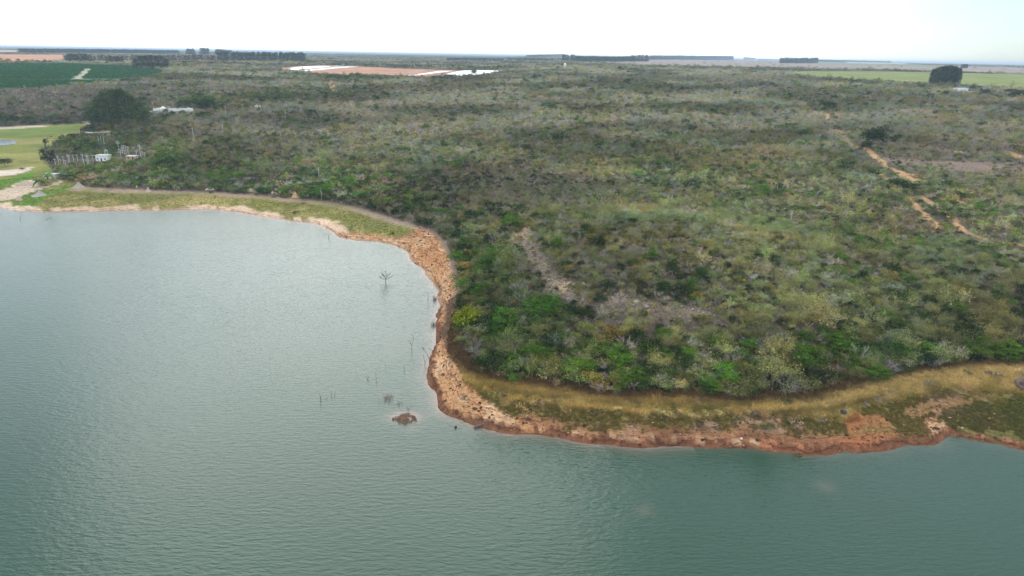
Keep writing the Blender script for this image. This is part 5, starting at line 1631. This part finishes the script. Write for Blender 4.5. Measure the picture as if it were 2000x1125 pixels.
def place_low(px, py, sp, wpx, tint, label, group, name='bank_bush', flat=1.0, cat='bush'):
    P = at(px, py)
    s = m_per_px(P)
    v = rng.integers(0, VARIANTS[0])
    width = {'low': 2.8, 'grey': 5.0, 'olive': 4.2, 'half': 4.8, 'dark': 4.4, 'green': 5.0}[sp]
    k_ = wpx * s / width
    t = thing(name, label, cat, P - np.array([0, 0, 0.1]), group, rng.uniform(0, 6), (k_, k_, k_ * flat))
    cr, tr = near_shapes[SP[sp], v]
    c = link('crown', cr, t); c['tint'] = [float(q) for q in np.asarray(tint)]
    link('trunk', tr, t)
GREYB = (0.30, 0.25, 0.21); BRN = (0.13, 0.085, 0.055); STR = (0.33, 0.24, 0.12); OLV = (0.12, 0.12, 0.035)
for x, y, sp, w_p, ti, fl, lab in [
        (1812, 757, 'grey', 24, GREYB, 1.0, 'grey leafless bush on the straw slope of the bay side'), (1690, 790, 'low', 15, GREYB, 0.9, 'grey tussock, first of four in a row climbing the straw bank'),
        (1714, 786, 'low', 18, GREYB, 0.9, 'grey tussock, second of four in a row climbing the straw bank'), (1728, 783, 'low', 15, (0.24, 0.2, 0.15), 0.9, 'grey tussock, third of four in a row climbing the straw bank'),
        (1739, 770, 'grey', 16, GREYB, 0.9, 'grey tussock, topmost of four in a row climbing the straw bank'), (1553, 834, 'low', 34, STR, 1.1, 'large pale straw hummock on the bank above the red beach'),
        (1607, 824, 'low', 16, GREYB, 1.0, 'pale grey hummock left of the dark boulder'), (1020, 806, 'low', 34, (0.42, 0.27, 0.09), 0.9, 'large golden straw hummock near the headland'),
        (985, 772, 'low', 20, BRN, 0.8, 'dark brown bush on the straw bank close to the headland'), (1056, 788, 'low', 20, (0.24, 0.15, 0.09), 0.9, 'brown tussock beside the worn straw path'),
        (1088, 787, 'low', 16, STR, 0.9, 'pale tussock beside the worn straw path'), (1106, 808, 'low', 22, (0.34, 0.21, 0.08), 0.9, 'golden brown hummock in mid bank'),
        (1158, 811, 'low', 14, (0.2, 0.13, 0.08), 0.8, 'small brown bush in mid bank'), (1320, 812, 'low', 14, (0.26, 0.16, 0.1), 1.0, 'brown tussock at the broken edge of the straw terrace'),
        (1430, 808, 'low', 26, (0.34, 0.22, 0.09), 0.9, 'long golden hummock at the terrace edge'), (1475, 812, 'low', 18, (0.26, 0.18, 0.13), 1.0, 'grey brown hummock at the terrace edge'),
        (1372, 836, 'low', 20, (0.16, 0.11, 0.075), 0.7, 'dark low bush on the red beach'), (1400, 838, 'low', 18, (0.14, 0.10, 0.06), 0.7, 'second dark low bush on the red beach'),
        (1296, 824, 'low', 14, BRN, 0.7, 'small dark bush under the straw terrace'), (1206, 774, 'grey', 24, (0.16, 0.15, 0.11), 0.8, 'dark wispy bush standing in front of the green trees'),
        (1535, 788, 'olive', 20, OLV, 0.6, 'olive bush in the straw just below the last big trees'), (1500, 838, 'olive', 28, OLV, 0.4, 'low olive bush behind the pale hummock'),
        (935, 720, 'low', 16, OLV, 0.7, 'olive bush at the top of the headland grass'), (905, 775, 'low', 16, (0.2, 0.12, 0.08), 0.8, 'brown bush on the sand of the headland'),
        (893, 690, 'low', 13, BRN, 0.8, 'dark bush high on the bare sand'), (880, 602, 'grey', 22, (0.2, 0.15, 0.11), 0.7, 'wispy grey brown bush lying on the sand flank'),
        (868, 655, 'grey', 20, (0.14, 0.11, 0.08), 0.6, 'dark fallen brush on the narrow sand'), (1870, 842, 'low', 16, (0.14, 0.11, 0.05), 0.8, 'dark bush on the green shore of the bay'),
        (1905, 822, 'grey', 20, (0.13, 0.09, 0.06), 0.8, 'dark wispy bush on the green shore of the bay'), (1975, 782, 'grey', 18, (0.15, 0.1, 0.07), 0.9, 'dark reddish bush below the big brown boulder'),
        (1998, 735, 'grey', 22, GREYB, 1.0, 'grey leafless bush behind the big brown boulder'), (1890, 730, 'olive', 18, (0.2, 0.18, 0.08), 0.6, 'straw olive bush high on the slope'),
        (1945, 738, 'low', 34, (0.32, 0.25, 0.15), 0.8, 'long pale grass hummock high on the slope'), (1560, 890, 'low', 14, (0.16, 0.12, 0.05), 0.6, 'small dark plant at the waterline of the red beach'),
        (578, 417, 'low', 14, (0.05, 0.055, 0.03), 0.8, 'dark bush alone on the yellow green strip'), (535, 386, 'low', 11, (0.05, 0.04, 0.04), 0.5, 'flat dark bush on the mauve strip, the biggest there'),
        (500, 380, 'low', 8, (0.06, 0.05, 0.045), 0.5, 'flat dark bush just above the grass on the mauve strip'), (478, 376, 'low', 9, (0.07, 0.055, 0.05), 0.5, 'flat dark bush beside the low mauve mound'),
        (593, 398, 'low', 12, (0.06, 0.05, 0.04), 0.5, 'flat dark bush near the white barked tree'), (766, 458, 'low', 10, (0.06, 0.04, 0.03), 1.0, 'dark brown bush on the grassy point'),
        (173, 389, 'low', 6, (0.05, 0.05, 0.03), 0.8, 'tiny dark bush in the yellow green strip'), (220, 380, 'low', 5, (0.05, 0.05, 0.03), 0.8, 'tiny dark bush at the top of the yellow green strip'),
        (100, 268, 'low', 5, (0.03, 0.03, 0.025), 1.0, 'small dark bush on the meadow rim, the upper'), (93, 271, 'low', 5, (0.03, 0.03, 0.025), 1.0, 'small dark bush on the meadow rim, the lower'),
        (10, 325, 'dark', 26, (0.06, 0.075, 0.03), 0.7, 'dark green thicket on the meadow at the picture edge'), (45, 332, 'low', 12, (0.1, 0.12, 0.04), 0.9, 'olive bush on the meadow beside the thicket'),
        (215, 370, 'dark', 12, (0.05, 0.075, 0.025), 1.0, 'small green bush at the foot of the lakeside scrub')]:
    place_low(x, y, sp, w_p, ti, lab, None, flat=fl)

# pond on the meadow
w = ground([(-60, 274), (0, 273), (18, 273.5), (34, 277), (30, 281), (12, 284), (-60, 288)])
zc = float(w[:, 2].max()) + 0.15
pv = np.concatenate([w[:, :2], np.full((len(w), 1), zc)], 1)
pm = bpy.data.meshes.new('pond')
pm.from_pydata([tuple(v) for v in pv], [], [tuple(range(len(pv)))[::-1]])
pm.materials.append(simple_mat('pond_water', (0.16, 0.19, 0.22), 0.1, 0.05, 0.12))
pm.update()
tag(link('pond', pm), 'pale grey pond on the meadow', 'pond', kind='structure')

# ------------------------------------------------------------------ scrub: what stands largest as trees and shrubs of their own, the rest as one mass
ko = np.array(KEEP_OFF)
alive = np.ones(len(PX), bool)
for x, y, r_ in ko:
    alive &= ~((np.abs(PX - x) < r_) & (np.abs(PY - y) < r_) & ((PX - x) ** 2 + (PY - y) ** 2 < r_ * r_))
in_frame = (PPX > 30) & (PPX < 1985) & (PPY > 60) & (PPY < 800)
seen_size = PSC / PS * PS / np.maximum(PR, 1)
cand = np.nonzero(alive & in_frame & (PR < 270))[0]
cand = cand[np.argsort(-seen_size[cand])]
IS_TREE = np.isin(PSP, [SP['green'], SP['dark'], SP['feather']])
trees_i = cand[IS_TREE[cand]][:260]
shrubs_i = cand[~IS_TREE[cand]][:250]
LOOK = {'green': ('bright green layered tree', 'green_tree'), 'dark': ('dense dark green tree', 'dark_tree'), 'feather': ('feathery pale olive tree', 'feathery_tree'), 'olive': ('rounded olive shrub', 'olive_shrub'),
        'grey': ('leafless grey shrub', 'leafless_shrub'), 'half': ('half bare grey shrub', 'half_bare_shrub'), 'yellow': ('ochre yellow shrub', 'ochre_shrub'), 'low': ('low brown shrub', 'low_shrub')}
def where_of(i):
    if PPX[i] < 935 and PT[i] < 30:
        return 'on the slope above the sand flank', 'sand flank'
    if PLD[i] < 7:
        return 'beside the stony ledge', 'ledge'
    if PT[i] < 4.5:
        return 'in the front row above the straw grass', 'front row'
    if PT[i] < 9:
        return 'in the second row above the straw grass', 'second row'
    if PT[i] < 15:
        return 'in the third row up the hillside', 'third row'
    if PT[i] < 24:
        return 'low on the hillside', 'low hillside'
    return 'halfway up the hillside', 'mid hillside'
sets = {}
for i in np.concatenate([trees_i, shrubs_i]):
    sets.setdefault((SPECIES[PSP[i]][0], where_of(i)), []).append(i)
def nth(k_):
    if k_ < 20:
        return ordn[k_]
    return '%d%s' % (k_ + 1, {1: 'st', 2: 'nd', 3: 'rd'}.get((k_ + 1) % 10 if (k_ + 1) % 100 not in (11, 12, 13) else 0, 'th'))
for (nm, (where, short)), ids in sets.items():
    look, name = LOOK[nm]
    ids = sorted(ids, key=lambda i: PPX[i])
    for k_, i in enumerate(ids):
        lab = '%s %s, %s from the headland' % (look, where, nth(k_)) if len(ids) > 1 else '%s %s, the only one' % (look, where)
        t = thing(name, lab, 'tree' if nm in ('green', 'dark', 'feather') else 'shrub', (PX[i], PY[i], pz[i]), '%ss %s' % (look, where), PRZ[i], PSZ[i])
        cr, tr = near_shapes[PSP[i], int(rng.integers(0, VARIANTS[0]))]
        c = link('crown', cr, t); c['tint'] = [float(q) for q in PTI[i]]
        link('trunk', tr, t)
alive[trees_i] = False
alive[shrubs_i] = False
a_ = np.nonzero(alive)[0]
nv = np.array(VARIANTS)[PL[a_]]
shape = np.array(LOD_START)[PL[a_]] + PSP[a_] * nv + (rng.uniform(0, 1, len(a_)) * nv).astype(int)
print('scrub', len(a_), 'single plants', len(trees_i) + len(shrubs_i))
scatter_object('scrub', 'dense dry scrub of olive, grey and green shrubs covering the plain', 'scrub', np.stack([PX, PY, pz - 0.1], -1)[a_], shape,
               np.stack([np.zeros(len(a_)), np.zeros(len(a_)), PRZ[a_]], -1), PSZ[a_], PTI[a_], protos)

# ------------------------------------------------------------------ haze: one box of thin air round everything, the sky outside it
hm = bpy.data.materials.new('haze')
hm.use_nodes = True
hm.node_tree.nodes.clear()
ho = hm.node_tree.nodes.new('ShaderNodeOutputMaterial')
hv = hm.node_tree.nodes.new('ShaderNodeVolumePrincipled')
hv.inputs['Color'].default_value = (0.66, 0.81, 1.0, 1)
hv.inputs['Density'].default_value = 0.000078
hm.node_tree.links.new(hv.outputs['Volume'], ho.inputs['Volume'])
o = link('haze', Geo().box((0, 0, 47), (90000, 90000, 104)).mesh('haze', hm))
o.location = (0, 0, 0)
tag(o, 'thin blue haze over the plain', 'haze', kind='stuff')
